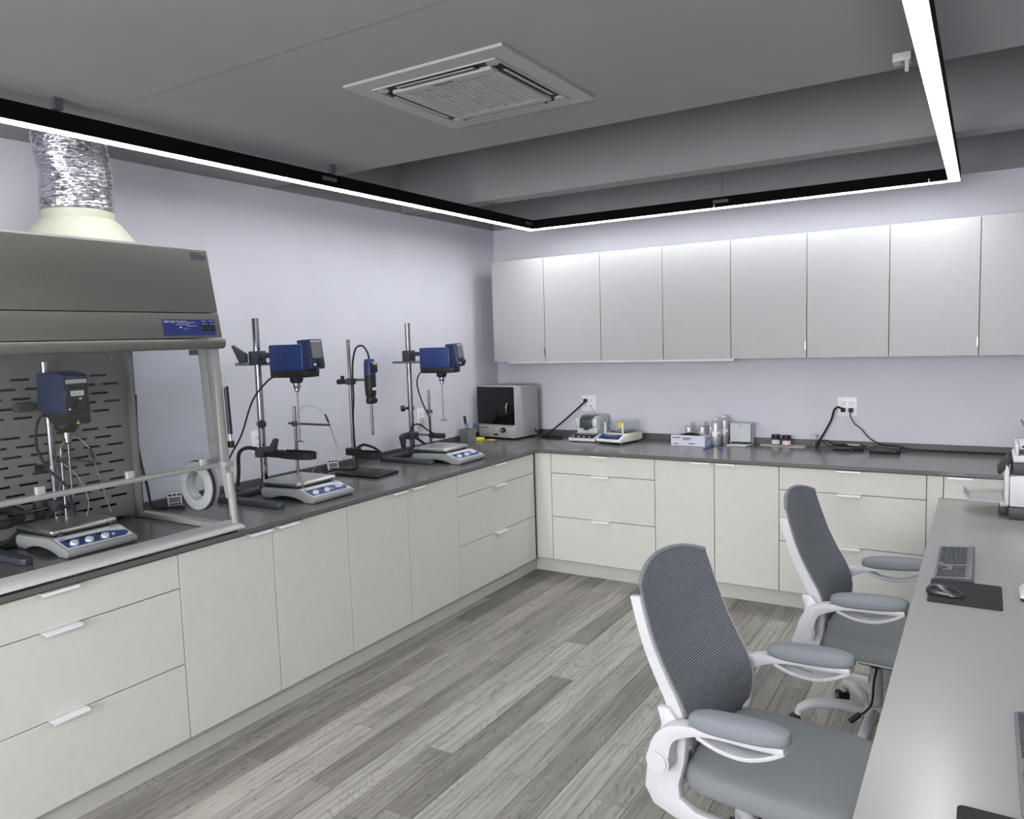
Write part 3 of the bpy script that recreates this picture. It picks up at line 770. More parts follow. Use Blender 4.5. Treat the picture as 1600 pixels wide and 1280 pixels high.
MB().tube(cr([(.0, -.15, .115), (.03, -.18, .06), (.03, -.26, .02), (.02, -.42, .012), (.08, -.5, .010)], 6), .009, 8).build('strap_tail', 'rubber', b)

# ------------------------------------------------------------------ overhead stirrers (origin on shaft axis)
def stirrer(label, x, y, z, shaft, cordpts, back, group='overhead stirrers'):
    """z = underside of the dark base; local +X forward"""
    o = thing('overhead_stirrer', label, 'stirrer', (x, y, z), 0, group)
    h = .172
    MB().box(-.142, .095, -.048, .048, .034, h, .007, 3).build('motor_body', 'blue', o)
    MB().prism([(-.14, .038), (-.14, .004), (-.12, -.002), (.075, -.002), (.118, .0), (.124, .038)], -.047, .047, 'Y', .005).build('motor_base', 'black', o)
    MB().box(-.03, -.022, -.0495, -.047, .06, .135, .0008).build('side_slot', 'navy', o)
    hd = MB().prism([(.062, .192), (.142, .196), (.160, .055), (.156, .042), (.10, .038), (.098, .172), (.062, .174)], -.05, .05, 'Y', .005).build('display_head', 'navy', o)
    F_ = frame((.1425, 0, .192), (0, 1, 0), Vector((-.018, 0, .141)))
    d = MB(); slab(d, F_, -.036, .036, -.095, -.012, .0, .0025, .0008); d.build('display', 'display_grey', hd)
    d = MB(); slab(d, F_, -.036, .036, -.011, -.003, .0, .0022); d.build('model_strip', 'grey_plastic', hd)
    d = MB(); d.cyl(F_ @ Vector((.01, -.122, 0)), F_ @ Vector((.01, -.122, .02)), .017, .015, 18); d.build('speed_knob', 'black', hd)
    d = MB(); d.cyl(F_ @ Vector((-.028, -.128, 0)), F_ @ Vector((-.028, -.128, .006)), .006, n=12); d.build('button', 'white', hd)
    MB().lathe([(.0, .002), (.035, .002), (.035, -.018), (.026, -.032), (.0, -.032)], n=22).build('bearing_neck', 'black', o)
    MB().lathe([(.0, -.031), (.0185, -.031), (.0195, -.05), (.0175, -.058), (.014, -.06), (.0145, -.07), (.008, -.078), (.0, -.078)], n=20).build('chuck', 'chrome', o)
    MB().cyl((0, 0, -.076), (0, 0, -shaft), .0042, n=10).build('shaft', 'steel', o)
    im = MB(); im.box(-.028, .028, -.006, .006, -.0012, .0012, mx=Matrix.Translation((0, 0, -shaft)) @ Matrix.Rotation(.25, 4, 'X'))
    im.cyl((0, 0, -shaft - .004), (0, 0, -shaft + .006), .007, n=10); im.build('impeller', 'steel', o)
    MB().cyl((-.14, back[1], back[2]), (back[0], back[1], back[2]), .0085, n=12).build('mounting_rod', 'steel', o)
    MB().tube(curve_pts(cordpts), .0048, 8).build('power_cord', 'rubber', o)
    return o
s2 = stirrer('blue overhead stirrer above the probe-equipped hot plate', .297, -2.56, 1.548, .343,
        [(-.138, 0, .01), (-.18, -.03, -.02), (-.235, -.09, -.12), (-.29, -.13, -.30), (-.345, -.17, -.42), (-.36, -.19, -.50), (-.355, -.19, -.565), (-.31, -.16, -.60), (-.27, -.1, -.612)], (-.44, -.0, .072))
s2.rotation_euler.z = .06
s3 = stirrer('blue overhead stirrer nearest the black-fronted oven', .230, -1.20, 1.500, .326,
        [(-.138, 0, .01), (-.165, -.02, -.01), (-.185, -.02, -.08), (-.15, -.02, -.2), (-.10, -.02, -.31), (-.09, -.02, -.42), (-.10, .0, -.47), (-.105, .03, -.55)], (-.385, -.0, .075))
s3.rotation_euler.z = .14
# stirrer inside the hood: deeper body with the panel on its front face
t = thing('overhead_stirrer', 'dark blue overhead stirrer inside the fume hood, labelled MX-01', 'stirrer', (.178, -3.70, 1.413), 0, 'overhead stirrers')
MB().prism([(-.115, .07), (-.105, .22), (.0, .226), (.075, .214), (.092, .205), (.094, .055), (-.08, .055)], -.052, .052, 'Y', .005).build('motor_body', 'navy', t)
MB().prism([(-.08, .056), (.094, .056), (.094, .012), (.06, .006), (.0, .006), (-.02, .012)], -.05, .05, 'Y', .004).build('motor_base', 'black', t)
F_ = frame((.0942, 0, .06), (0, 1, 0), (0, 0, 1))
fp = MB(); slab(fp, F_, -.046, .046, .004, .138, -.002, .0018, .0008); fp = fp.build('front_panel', 'display', t)
d = MB(); slab(d, F_, -.042, .042, .116, .132, .0016, .0026); d.build('maker_strip', 'grey_plastic', fp)
d = MB(); slab(d, F_, -.03, .03, .095, .110, .0016, .0024); d.build('display_window', 'black', fp)
d = MB(); slab(d, F_, -.025, .027, .066, .086, .0016, .0026); d.build('name_label', 'paper', fp)
text('label_lettering', 'MX-01', .0135, 'text_grey', fp, F_ @ Matrix.Translation((-.0205, .071, .0027)))
d = MB(); d.cyl(F_ @ Vector((.008, .026, .0018)), F_ @ Vector((.008, .026, .014)), .019, n=20); d.build('speed_knob', 'black', fp)
d = MB(); d.box(-.004, .004, -.004, .004, 0, .0025, mx=F_ @ Matrix.Translation((.012, .054, .001))); d.build('button', 'white', fp)
d = MB(); d.prism([(-.04, .010), (-.028, .010), (-.034, .021)], .0017, .0026, 'Z', mx=F_); d.build('caution_mark', 'white', fp)
d = MB(); d.prism([(-.012, -.048), (.004, -.048), (-.004, -.033)], .0, .0012, 'Z', mx=F_ @ Matrix.Translation((0, 0, .0002))); d.build('warning_sticker', 'label_yellow', t)
MB().lathe([(.0, .006), (.045, .006), (.045, -.004), (.03, -.026), (.0, -.026)], n=22).build('bearing_neck', 'black', t)
MB().lathe([(.0, -.025), (.018, -.025), (.018, -.05), (.013, -.052), (.013, -.068), (.006, -.075), (.0, -.075)], n=20).build('chuck', 'chrome', t)
MB().cyl((0, 0, -.074), (0, 0, -.33), .0042, n=10).build('shaft', 'steel', t)
MB().box(-.028, .028, -.006, .006, -.332, -.3297).build('impeller', 'steel', t)
MB().cyl((-.115, .0, .13), (-.20, .04, .13), .008, n=10).build('mounting_rod', 'steel', t)
MB().tube(curve_pts([(-.08, -.03, .07), (-.105, -.06, .02), (-.10, -.075, -.08), (-.06, -.06, -.17), (-.02, -.02, -.24), (.0, -.01, -.29), (.0, .0, -.375)]), .0055, 8).build('power_cord', 'rubber', t)
# ------------------------------------------------------------------ homogenizer on its own plate stand
t = thing('support_stand', 'thin rod stand on a black plate, between the two stirrer stands', 'stand', (.02, -1.87, ZC + .001))
MB().prism([(.0, -.17), (.33, -.17), (.335, -.165), (.315, .055), (.305, .06), (-.02, .065), (-.025, .06), (-.005, -.165)], 0, .014, 'Z', .003).build('base_plate', 'black', t)
MB().cyl((0, 0, .012), (0, 0, .825), .0105, n=16).build('rod', 'steel', t)
b = MB().box(-.02, .03, -.022, .022, .545, .585, .005).build('boss_head', 'dark_steel', t)
MB().cyl((-.10, -.0, .562), (-.018, 0, .562), .017, .013, 14).build('clamp_handle', 'black', b)
MB().box(-.075, -.05, -.006, .006, .572, .60, .003).build('wing_screw', 'black', b)
MB().cyl((.03, 0, .575), (.135, 0, .575), .0085, n=12).build('clamp_arm', 'steel', b)
b = MB().box(-.05, .05, -.022, .022, .10, .145, .005).build('lower_boss', 'black', t)
lb = MB(); P = cr([(.04, -.03, 0), (.10, -.045, 0), (.19, -.05, 0), (.22, -.02, 0), (.20, .03, 0), (.10, .045, 0), (.04, .03, 0)], 6)
lb.strip([(p.x, p.y) for p in P], .004, .09, .13, 'Z'); lb.build('strap_loop', 'rubber', b)
MB().tube(cr([(.02, .015, .145), (.06, .03, .165), (.13, .04, .15), (.19, .03, .128)], 6), .009, 8).build('strap_tail', 'rubber', b)
t = thing('homogenizer', 'slim blue and black handheld homogenizer clamped on the thin rod stand', 'homogenizer', (.187, -1.87, 0))
MB().lathe([(0, 1.52), (.035, 1.52), (.036, 1.535), (.034, 1.60), (.028, 1.618), (0, 1.62)], n=26).build('upper_body', 'blue', t)
MB().lathe([(0, 1.385), (.027, 1.385), (.033, 1.40), (.035, 1.44), (.035, 1.521), (0, 1.521)], n=26).build('lower_body', 'black', t)
MB().box(.012, .048, -.022, .022, 1.535, 1.598, .006).build('switch_block', 'black', t)
MB().box(.02, .05, -.018, .018, 1.583, 1.6, .002).build('speed_dial', 'grey_plastic', t)
MB().box(.026, .0365, -.016, .016, 1.428, 1.444, .001).build('paper_label', 'paper', t)
MB().lathe([(0, 1.345), (.026, 1.345), (.031, 1.355), (.031, 1.375), (.027, 1.386), (0, 1.386)], n=24).build('coupling', 'black', t)
MB().cyl((.025, 0, 1.365), (.042, 0, 1.365), .014, n=14).build('coupling_knob', 'black', t)
MB().cyl((0, 0, 1.346), (0, 0, 1.15), .0085, n=14).build('dispersing_shaft', 'steel', t)
MB().tube(cr([(-.0, .0, 1.618), (-.012, 0, 1.66), (-.05, -.0, 1.70), (-.10, -.005, 1.685), (-.128, -.008, 1.60), (-.125, -.02, 1.48), (-.115, -.03, 1.38), (-.128, -.03, 1.25), (-.125, -.03, 1.10), (-.11, -.035, 1.0), (-.10, -.05, .945), (-.17, -.07, .937), (-.22, -.12, .94), (-.20, -.25, .935), (-.24, -.31, .925)], 7), .0058, 8).build('power_cord', 'rubber', t)

# ------------------------------------------------------------------ small things, left worktop
def timer(label, x, y, rz):
    o = thing('lab_timer', label, 'timer', (x, y, ZC + .001), rz, 'small white timers')
    tilt = Matrix.Rotation(-.25, 4, 'Y')
    MB().box(-.012, .012, -.034, .034, .004, .07, .004, mx=tilt).build('case', 'white', o)
    for k in (-.021, 0, .021): MB().box(.0115, .0145, k - .008, k + .008, .054, .064, .001, mx=tilt).build('button', 'black', o)
    MB().box(.0115, .0135, -.027, .027, .022, .047, .001, mx=tilt).build('display', 'display_grey', o)
    MB().box(.0115, .0132, -.028, .028, .008, .018, .0008, mx=tilt).build('memo_strip', 'text_grey', o)
    return o
timer('small white timer leaning by the port ring of the fume hood', -.105, -3.045, -.5)
timer('small white timer between the fume hood hot plate stand and homogenizer plate', -.118, -1.915, -.55)
t = thing('pen_holder', 'grey square pen cup by the oven', 'pen holder', (-.085, -.47, ZC + .001), -.12)
pc = MB(); wdt = .045
for a, b, c, d in ((-wdt, wdt, -wdt, -wdt + .003), (-wdt, wdt, wdt - .003, wdt), (-wdt, -wdt + .003, -wdt + .003, wdt - .003), (wdt - .003, wdt, -wdt + .003, wdt - .003)): pc.box(a, b, c, d, 0, .10)
pc.box(-wdt + .002, wdt - .002, -wdt + .002, wdt - .002, 0, .004); pc.build('cup', 'mid_grey', t)
px, py = -.085, -.47
o = thing('thermometer_probe', 'black-handled probe standing tallest in the grey pen cup', 'probe', (px - .012, py + .01, ZC + .006))
MB().cyl((0, 0, 0), (-.012, .0, .135), .003, n=8).build('stem', 'steel', o)
MB().cyl((-.012, 0, .132), (-.020, 0, .195), .010, .0115, 12).build('grip', 'black', o)
for i, (dx, dy, ex, ey, l, m, lb) in enumerate(((.02, .0, .055, .02, .155, 'pen_blue', 'blue pen leaning right in the grey pen cup'), (.0, -.015, .02, -.02, .14, 'pen_blue', 'blue pen standing almost upright in the grey pen cup'), (-.01, .02, -.04, .03, .13, 'mid_grey', 'grey pen leaning left in the grey pen cup'), (.025, .02, .05, .05, .13, 'navy', 'dark navy pen at the back right of the grey pen cup'))):
    o = thing('pen', lb, 'pen', (px + dx, py + dy, ZC + .006), 0, 'pens in the grey cup')
    e = Vector((ex - dx, ey - dy, l))
    MB().cyl((0, 0, 0), e, .0045, n=10).build('barrel', m, o); MB().cyl(e, e * 1.06, .0035, n=8).build('button', 'white', o)
t = thing('sticky_notes', 'yellow sticky note block beside the grey pen cup', 'notes', (-.04, -.385, ZC + .001), .3)
MB().box(-.04, .04, -.038, .038, 0, .022, .001, 1).build('pad', 'yellow', t)
for z in (.006, .012, .017): MB().box(.0385, .0403, -.038, .038, z, z + .0008).build('sheet_edge', 'label_yellow', t)
t = tag(MB().prism([(-.03, -.02), (.045, -.028), (.05, .02), (-.02, .03)], 0, .0012, 'Z').build('loose_note', 'yellow', None, (.035, -.33, ZC + .001)), 'loose yellow note lying flat by the oven', 'note')

# ------------------------------------------------------------------ drying oven in the corner
t = thing('drying_oven', 'grey bench oven with black door in the corner', 'oven', (-.132, -.243, ZC + .001), -.112)
OW, OD, OHt = .372, .325, .425
MB().box(0, OW, .012, OD, .012, OHt, .006, 3).build('housing', 'grey_plastic', t)
MB().box(.004, OW - .004, .0, .0125, .014, .118, .002).build('control_panel', 'grey_plastic', t)
d = MB().box(.0, OW - .002, -.010, .0115, .120, OHt - .004, .004).build('door', 'black_gloss', t)
MB().tube(cr([(.325, -.010, .205), (.325, -.034, .212), (.325, -.040, .25), (.325, -.034, .288), (.325, -.010, .295)], 6), .006, 10).build('door_handle', 'chrome', d)
MB().cyl((.262, -.018, .075), (.262, .001, .075), .02, .022, 20).build('temperature_knob', 'black', t)
MB().cyl((.262, -.021, .075), (.262, -.0175, .075), .008, n=12).build('knob_cap', 'grey_plastic', t)
MB().box(.165, .2, -.003, .001, .028, .045, .001).build('power_switch', 'black', t)
MB().box(.155, .157, -.001, .001, .018, .112).build('panel_seam', 'mid_grey', t)
for q in range(5): MB().box(.03 + q * .016, .041 + q * .016, -.0012, .0005, .086 - (q % 2) * .002, .094).build('printed_mark', 'text_grey', t)
MB().box(.03, .095, -.0012, .0005, .03, .034).build('printed_line', 'mid_grey', t)
for a, b in ((.03, .04), (.33, .04), (.03, .29), (.33, .29)): MB().cyl((a, b, 0), (a, b, .013), .014, n=12).build('foot', 'black', t)
MB().cyl((.17, .2, OHt - .001), (.17, .2, OHt + .02), .011, .009, 12).build('vent_knob', 'clear_glass', t)
MB().tube(cr([(.37, .27, .06), (.43, .27, .012), (.50, .21, .008), (.62, .20, .008), (.66, .24, .008), (.55, .275, .009), (.47, .26, .01), (.52, .24, .03), (.62, .30, .12), (.72, .36, .22), (.77, .42, .285)], 8), .0075, 8).build('power_cord', 'rubber', t)

# ------------------------------------------------------------------ outlets
def outlet(label, pos, side, gangs, filled=()):
    o = thing('power_outlet', label, 'outlet', pos, PI / 2 if side == 'L' else 0, 'wall outlets')
    wd = .036 * gangs + .024 * (gangs == 1) * 0 + (.0 if gangs == 1 else -.0)
    wd = .04 if gangs == 1 else .0625
    MB().box(-wd, wd, -.006, 0, -.064, .064, .003).build('cover_plate', 'outlet_white', o)
    for gx in ((0,) if gangs == 1 else (-.024, .024)):
        for gz in (-.021, .021):
            r = MB().box(gx - .0165, gx + .0165, -.0085, -.0055, gz - .0145, gz + .0145, .004).build('receptacle', 'outlet_white', o)
            for sx in (-.006, .006): MB().box(gx + sx - .0012, gx + sx + .0012, -.0088, -.008, gz - .001, gz + .008).build('slot', 'black', r)
            MB().cyl((gx, -.0089, gz - .007), (gx, -.008, gz - .007), .0025, n=8).build('ground_hole', 'black', r)
    return o
outlet('single white outlet on left wall right beside the fume hood', (XL + .0005, -2.448, 1.169), 'L', 1)
o = outlet('white outlet on left wall behind the stand nearest the oven', (XL + .0005, -.943, 1.158), 'L', 1)
MB().box(-.015, .025, -.05, -.009, -.055, -.005, .004).build('adapter', 'white', o)
o = outlet('double white outlet above the balances with one thick black plug', (.682, YB - .0005, 1.181), 'B', 2)
MB().box(-.036, -.008, -.036, -.009, .01, .036, .005).build('black_plug', 'black', o)
MB().tube(cr([(.024, -.014, -.023), (.034, -.03, -.03), (.05, -.03, -.06), (.052, -.025, -.12), (.045, -.03, -.2), (.05, -.03, -.245)], 6), .0026, 6).build('white_cord', 'white', o)
o = outlet('double white outlet with two black plugs above power adapters', (2.608, YB - .0005, 1.19), 'B', 2)
for gx in (-.024, .024): MB().box(gx - .014, gx + .014, -.036, -.009, -.036, -.008, .005).build('plug', 'black', o)
t = thing('thick_cord', 'thick black cord hanging from the outlet above the adapters', 'cord', (0, 0, 0))
MB().tube(cr([(2.584, .112, 1.172), (2.56, .09, 1.19), (2.535, .085, 1.17), (2.515, .09, 1.10), (2.47, .09, 1.01), (2.43, .085, .935), (2.42, .075, .922)], 7), .0068, 8).build('cord', 'rubber', t)
MB().cyl((2.445, .088, .965), (2.419, .074, .923), .0095, n=10).build('cord_end', 'black', t)
t = thing('thin_cord', 'thin black cord running from outlet along splash to printer', 'cord', (0, 0, 0))
MB().tube(cr([(2.632, .11, 1.16), (2.635, .095, 1.13), (2.66, .10, 1.08), (2.70, .11, 1.045), (2.75, .11, .985), (2.82, .11, .948), (2.90, .11, .942), (2.97, .118, .925), (3.08, .115, .921), (3.25, .118, .9205), (3.4, .112, .9205), (3.6, .115, .9205)], 7), .0036, 6).build('cord', 'rubber', t)

# ------------------------------------------------------------------ balances
t = thing('moisture_analyzer', 'white moisture analyzer with dark grey lid window, by the corner oven', 'analyzer', (.672, -.205, ZC + .001))
MB().prism([(0, .004), (0, .03), (.10, .052), (.315, .052), (.315, .004)], 0, .222, 'X', .006).build('base', 'white', t)
kb = MB().prism([(-.001, .0305), (.098, .0525), (.096, .0555), (-.001, .0335)], .012, .212, 'X', .001).build('key_panel', 'black', t)
MB().box(.03, .19, .055, .085, .0465, .053, .001, mx=Matrix.Translation((0, 0, .001))).build('display', 'display_grey', kb)
for q in (.035, .08, .125, .17): MB().box(q - .008, q + .008, .012, .026, .036, .041, .002).build('key', 'white', kb)
MB().box(.028, .198, .10, .30, .05, .105, .008, 3).build('chamber', 'white', t)
lid = MB().prism([(.085, .107), (.085, .165), (.13, .186), (.30, .186), (.31, .107)], .022, .205, 'X', .01).build('lid', 'white', t)
MB().prism([(.083, .094), (.083, .165), (.128, .188), (.24, .1885), (.24, .1865), (.13, .184), (.087, .162), (.087, .094)], .058, .168, 'X', .001).build('lid_insert', 'lens_green', lid)
MB().box(.078, .15, .080, .0845, .115, .155, .002).build('lid_window', 'dark_grey', lid)
MB().box(.095, .132, .075, .09, .082, .095, .003).build('lid_latch', 'black', lid)
for s in (0, 1): MB().box(.012 if s == 0 else .204, .023 if s == 0 else .222, .09, .11, .106, .114, .003).build('lid_handle', 'white', lid)
for fx, fy in ((.02, .03), (.2, .03), (.02, .29), (.2, .29)): MB().cyl((fx, fy, 0), (fx, fy, .006), .012, n=10).build('foot', 'black', t)
t = thing('precision_balance', 'cream precision balance with clear draft shield and blue keypad', 'balance', (.925, -.245, ZC + .001), -.2)
MB().prism([(0, .016), (0, .036), (.06, .066), (.13, .072), (.30, .070), (.305, .02), (.27, .012), (.05, .012)], 0, .215, 'X', .008, seg=3).build('body', 'cream', t)
kp = MB().prism([(.004, .0395), (.062, .0685), (.060, .0705), (.002, .0415)], .016, .2, 'X', .0008).build('keypad', 'panel_blue', t)
MB().prism([(.036, .0562), (.058, .0672), (.0572, .0692), (.035, .0582)], .055, .16, 'X').build('display', 'display_grey', kp)
for q in (.04, .06, .085, .108, .13, .155): MB().prism([(.012, .0435), (.024, .0495), (.0235, .051), (.0115, .045)], q - .007, q + .007, 'X').build('key', 'white', kp)
MB().box(.045, .17, .12, .28, .074, .083, .004).build('pan', 'steel', t)
sh = MB()
for a, b, c, d in ((.02, .195, .105, .108), (.02, .195, .287, .290), (.02, .023, .108, .287), (.192, .195, .108, .287)):
    MB().box(a, b, c, d, .073, .165).build('shield_pane', 'draft_glass', t)
for a, b in ((.022, .09), (.182, .09)): MB().box(a - .007, a + .007, b - .006, b + .006, .070, .15, .002).build('shield_post', 'white', t)
MB().box(.135, .182, .0985, .1045, .115, .158).build('warning_label', 'label_yellow', t)
for fx, fy in ((.195, .05), (.195, .27), (.02, .05), (.02, .27)): MB().cyl((fx, fy, 0), (fx, fy, .016), .015, n=14).build('levelling_foot', 'panel_blue', t)

# ------------------------------------------------------------------ glove box, bottles, carton
t = thing('glove_box', 'white glove dispenser box lying flat before small aluminium bottles', 'box', (1.478, -.158, ZC + .001), -.04)
GW, GD, GH = .257, .125, .074
MB().box(0, GW, 0, GD, 0, GH, .0015, 1).build('carton', 'glove_box', t)
MB().prism([(.06 + .0, .03), (.19, .028), (.205, .06), (.19, .095), (.06, .098), (.045, .062)], GH, GH + .0012, 'Z').build('opening', 'dark_gap', t)
MB().sheet(lambda u, v: (.065 + .12 * u, .045 + .035 * v, GH + .004 + .012 * math.sin(PI * u) * math.sin(PI * v)), 8, 5, .002).build('glove_edge', 'black', t)
for a, b, z in ((.012, .075, .055), (.09, .16, .054), (.09, .14, .044), (.02, .06, .012), (.13, .18, .016)): MB().box(a, b, -.0006, .0004, z, z + .006).build('print_block', 'text_grey', t)
for z in (.055, .048, .04): MB().box(GW - .0004, GW + .0006, .03, .085, z, z + .003).build('print_line', 'text_grey', t)
MB().box(GW - .003, GW + .0006, -.0008, .003, .0, GH).build('corner_edge', 'black', t)
def bottle(label, x, y, r, h, mark, group):
    o = thing('aluminium_bottle', label, 'bottle', (x, y, ZC + .001), 0, group)
    sh = h - r * .95
    MB().lathe([(0, 0), (r * .94, 0), (r, .004), (r, sh - .012), (r * .94, sh), (r * .55, sh + r * .38), (r * .52, sh + r * .42), (0, sh + r * .42)], n=28).build('body', 'bottle_alu', o)
    MB().lathe([(0, sh + r * .40), (r * .60, sh + r * .40), (r * .62, sh + r * .44), (r * .62, h - .003), (r * .56, h), (0, h)], n=24).build('cap', 'white', o)
    lab = MB(); n = 14
    z0, z1 = (sh * .40, sh * .62) if mark else (sh * .30, sh * .72)
    a0, a1 = -PI * .72, -PI * .12
    lab.sheet(lambda u, v: ((r + .0006) * math.cos(a0 + (a1 - a0) * u), (r + .0006) * math.sin(a0 + (a1 - a0) * u), z0 + (z1 - z0) * v), n, 1, .0004)
    lab = lab.build('label', 'outlet_white' if mark else 'paper', o)
    if mark:
        a = -PI * .24
        F_ = frame(((r + .0012) * math.cos(a), (r + .0012) * math.sin(a), z0 + .002), (-math.sin(a), math.cos(a), 0), (0, 0, 1))
        MB().prism([(-.008, 0), (-.003, .004), (.006, .0), (.008, .006), (.003, .012), (.006, .026), (.0, .016), (-.004, .010), (-.008, .006)], 0, .0008, 'Z', mx=F_).build('black_mark', 'black', lab)
    return o
bottle('small aluminium bottle standing alone behind the glove box', 1.548, .035, .029, .142, False, 'aluminium bottles')
bottle('small aluminium bottle behind the right half of the glove box', 1.652, .03, .031, .15, False, 'aluminium bottles')
bottle('small aluminium bottle tucked between glove box bottle and tall bottles', 1.70, .085, .026, .142, False, 'aluminium bottles')
bottle('tall aluminium bottle in front, with white label and black mark', 1.775, -.055, .034, .197, True, 'aluminium bottles')
bottle('tall aluminium bottle behind, touching the open carton, with black mark', 1.803, .055, .034, .205, True, 'aluminium bottles')
t = thing('open_carton', 'plain grey open carton with its flap folded onto the worktop', 'box', (1.85, .03, ZC + .001))
MB().box(0, .148, 0, .085, 0, .15, .001, 1).build('carton', 'carton', t)
MB().box(-.0015, .0015, -.0012, .003, 0, .15).build('corner_edge', 'black', t)
MB().box(.1465, .1495, -.0012, .003, 0, .15).build('corner_edge', 'black', t)
MB().prism([(.062, .138), (.07, .132), (.078, .132), (.086, .138)], -.0012, .0004, 'Y').build('thumb_notch', 'mid_grey', t)
MB().box(.0, .165, .002, .088, .1505, .1525).build('top_flap', 'carton', t)
MB().box(.012, .15, -.012, .0, .0005, .02).build('inner_lip', 'dark_gap', t)
t = thing('white_booklet', 'white packet with black upper edge before the open carton', 'packet', (1.85, -.072, ZC + .001), .02)
MB().prism([(0, 0), (.135, -.0), (.16, .085), (.03, .085)], 0, .011, 'Z', .002).build('packet', 'white', t)
MB().prism([(.02, .045), (.148, .045), (.158, .082), (.032, .082)], .011, .0122, 'Z').build('packet_print', 'mid_grey', t)
for lb, a, b in (('blue pen lying left of the tall bottle base', (1.758, -.305), (1.772, -.115)), ('blue pen lying right of the tall bottle base', (1.80, -.11), (1.878, -.262))):
    o = thing('pen', lb, 'pen', (a[0], a[1], ZC + .001), math.atan2(b[1] - a[1], b[0] - a[0]), 'blue pens on the worktop')
    l = math.dist(a, b)
    MB().cyl((.02, 0, .0055), (l, 0, .0055), .005, n=10).build('barrel', 'pen_blue', o)
    MB().cyl((0, 0, .0055), (.02, 0, .0055), .0015, .0048, 10).build('tip', 'navy', o)
    MB().box(l - .045, l - .004, -.002, .002, .010, .0125).build('clip', 'pen_blue', o)
t = tag(MB().prism([(2.06, .015), (2.362, -.01), (2.345, .122), (2.045, .124)], ZC + .001, ZC + .0024, 'Z').build('paper_towel', 'paper'), 'white paper towel lying flat under two brown jars', 'paper')
def jar(label, x, y):
    o = thing('brown_jar', label, 'jar', (x, y, ZC + .0026), 0, 'black lidded jars')
    MB().lathe([(0, 0), (.025, 0), (.028, .004), (.028, .042), (.024, .047), (0, .047)], n=26).build('glass', 'jar_amber', o)
    MB().lathe([(0, .046), (.0285, .046), (.0295, .049), (.0295, .07), (.0275, .073), (0, .073)], n=26).build('lid', 'black', o)
    MB().lathe([(.0283, .008), (.0287, .008), (.0287, .036), (.0283, .036), (.0283, .008)], n=26).build('label', 'paper', o)
jar('brown jar with black lid, left of the pair on paper', 2.155, .085)
jar('brown jar with black lid, right of the pair on paper', 2.232, .062)
t = thing('glass_vial', 'clear empty glass jar with white cap right of paper towel', 'jar', (2.408, .085, ZC + .001))
MB().lathe([(0, 0), (.021, 0), (.022, .004), (.022, .05), (.016, .06), (.0, .06)], n=24).build('glass', 'clear_glass', t)
MB().lathe([(0, .059), (.02, .059), (.021, .062), (.021, .08), (.019, .082), (0, .082)], n=24).build('cap', 'white', t)
t = thing('power_adapter', 'flat black power adapter with coiled cord and white clip on it', 'adapter', (2.545, -.025, ZC + .001), .14)
MB().box(0, .185, 0, .075, 0, .024, .004).build('case', 'black', t)
MB().tube(cr([(.0, .03, .02), (-.03, .04, .02), (-.06, .08, .045), (-.045, .1, .05), (-.0, .07, .03), (.05, .03, .03), (.09, .02, .03), (.06, .05, .033), (.02, .03, .03), (.10, .0, .028), (.12, -.01, .012), (.115, -.045, .006)], 7), .0038, 6).build('coiled_cord', 'rubber', t)
MB().box(.108, .124, -.062, -.04, .0, .012, .002).build('connector', 'black', t)
MB().box(.085, .165, .035, .062, .026, .036, .002).build('white_clip', 'grey_plastic', t)
t = thing('power_brick', 'plain black rectangular power brick right of the coiled adapter', 'adapter', (2.772, -.078, ZC + .001), .05)
MB().box(0, .175, 0, .09, 0, .034, .005).build('case', 'black', t)
MB().cyl((.145, -.0005, .014), (.145, .002, .014), .004, n=10).build('indicator', 'mid_grey', t)

# ------------------------------------------------------------------ desk items
t = thing('printer', 'white and black printer with extended paper tray at desk end', 'printer', (0, 0, 0))
MB().box(3.502, 3.93, -1.045, -.70, ZK + .001, .827, .008).build('lower_housing', 'dark_steel', t)
MB().box(3.466, 3.503, -.95, -.74, ZK + .001, .815, .006).build('tray_slot', 'dark_steel', t)
MB().prism([(3.506, .828), (3.94, .828), (3.94, .98), (3.545, .98), (3.504, .975)], -1.04, -.72, 'Y', .006).build('body', 'white', t)
MB().prism([(3.488, .84), (3.503, .83), (3.503, 1.01), (3.490, 1.03), (3.482, .99)], -1.03, -.73, 'Y', .003).build('front_cover', 'white', t)
MB().box(3.515, 3.93, -1.02, -.74, .981, 1.04, .004).build('dark_recess', 'dark_steel', t)
MB().prism([(3.453, .985), (3.465, .978), (3.512, 1.045), (3.506, 1.055), (3.50, 1.058)], -1.02, -.78, 'Y', .003).build('control_flap', 'black', t)
sc = MB().box(3.516, 3.93, -1.015, -.76, 1.041, 1.075, .006).build('scanner_bed', 'white', t)
MB().box(3.524, 3.54, -1.012, -.78, 1.075, 1.13, .005).build('hinge_post', 'white', sc)
MB().box(3.541, 3.93, -1.0, -.78, 1.105, 1.13, .005).build('scanner_lid', 'white', sc)
MB().box(3.55, 3.575, -1.018, -1.01, 1.115, 1.125).build('lid_slot', 'black', sc)
tr = MB().box(3.335, 3.47, -1.015, -.74, .838, .842).build('output_tray', 'grey_plastic', t)
MB().prism([(3.338, .84), (3.312, .872), (3.306, .868), (3.333, .836)], -.98, -.80, 'Y').build('paper_stop', 'grey_plastic', tr)
MB().box(3.466, 3.502, -1.02, -.72, .822, .846, .003).build('tray_base', 'grey_plastic', tr)
t = thing('cardboard_box', 'open brown cardboard box behind printer, flap sticking up', 'box', (3.63, -.30, ZC + .001))
cb = MB(); 
for a, b, c, d in ((0, .30, 0, .004), (0, .30, .256, .26), (0, .004, .004, .256), (.296, .3, .004, .256)): cb.box(a, b, c, d, 0, .17)
cb.box(0, .3, 0, .26, 0, .004); cb.build('carton', 'cardboard', t)
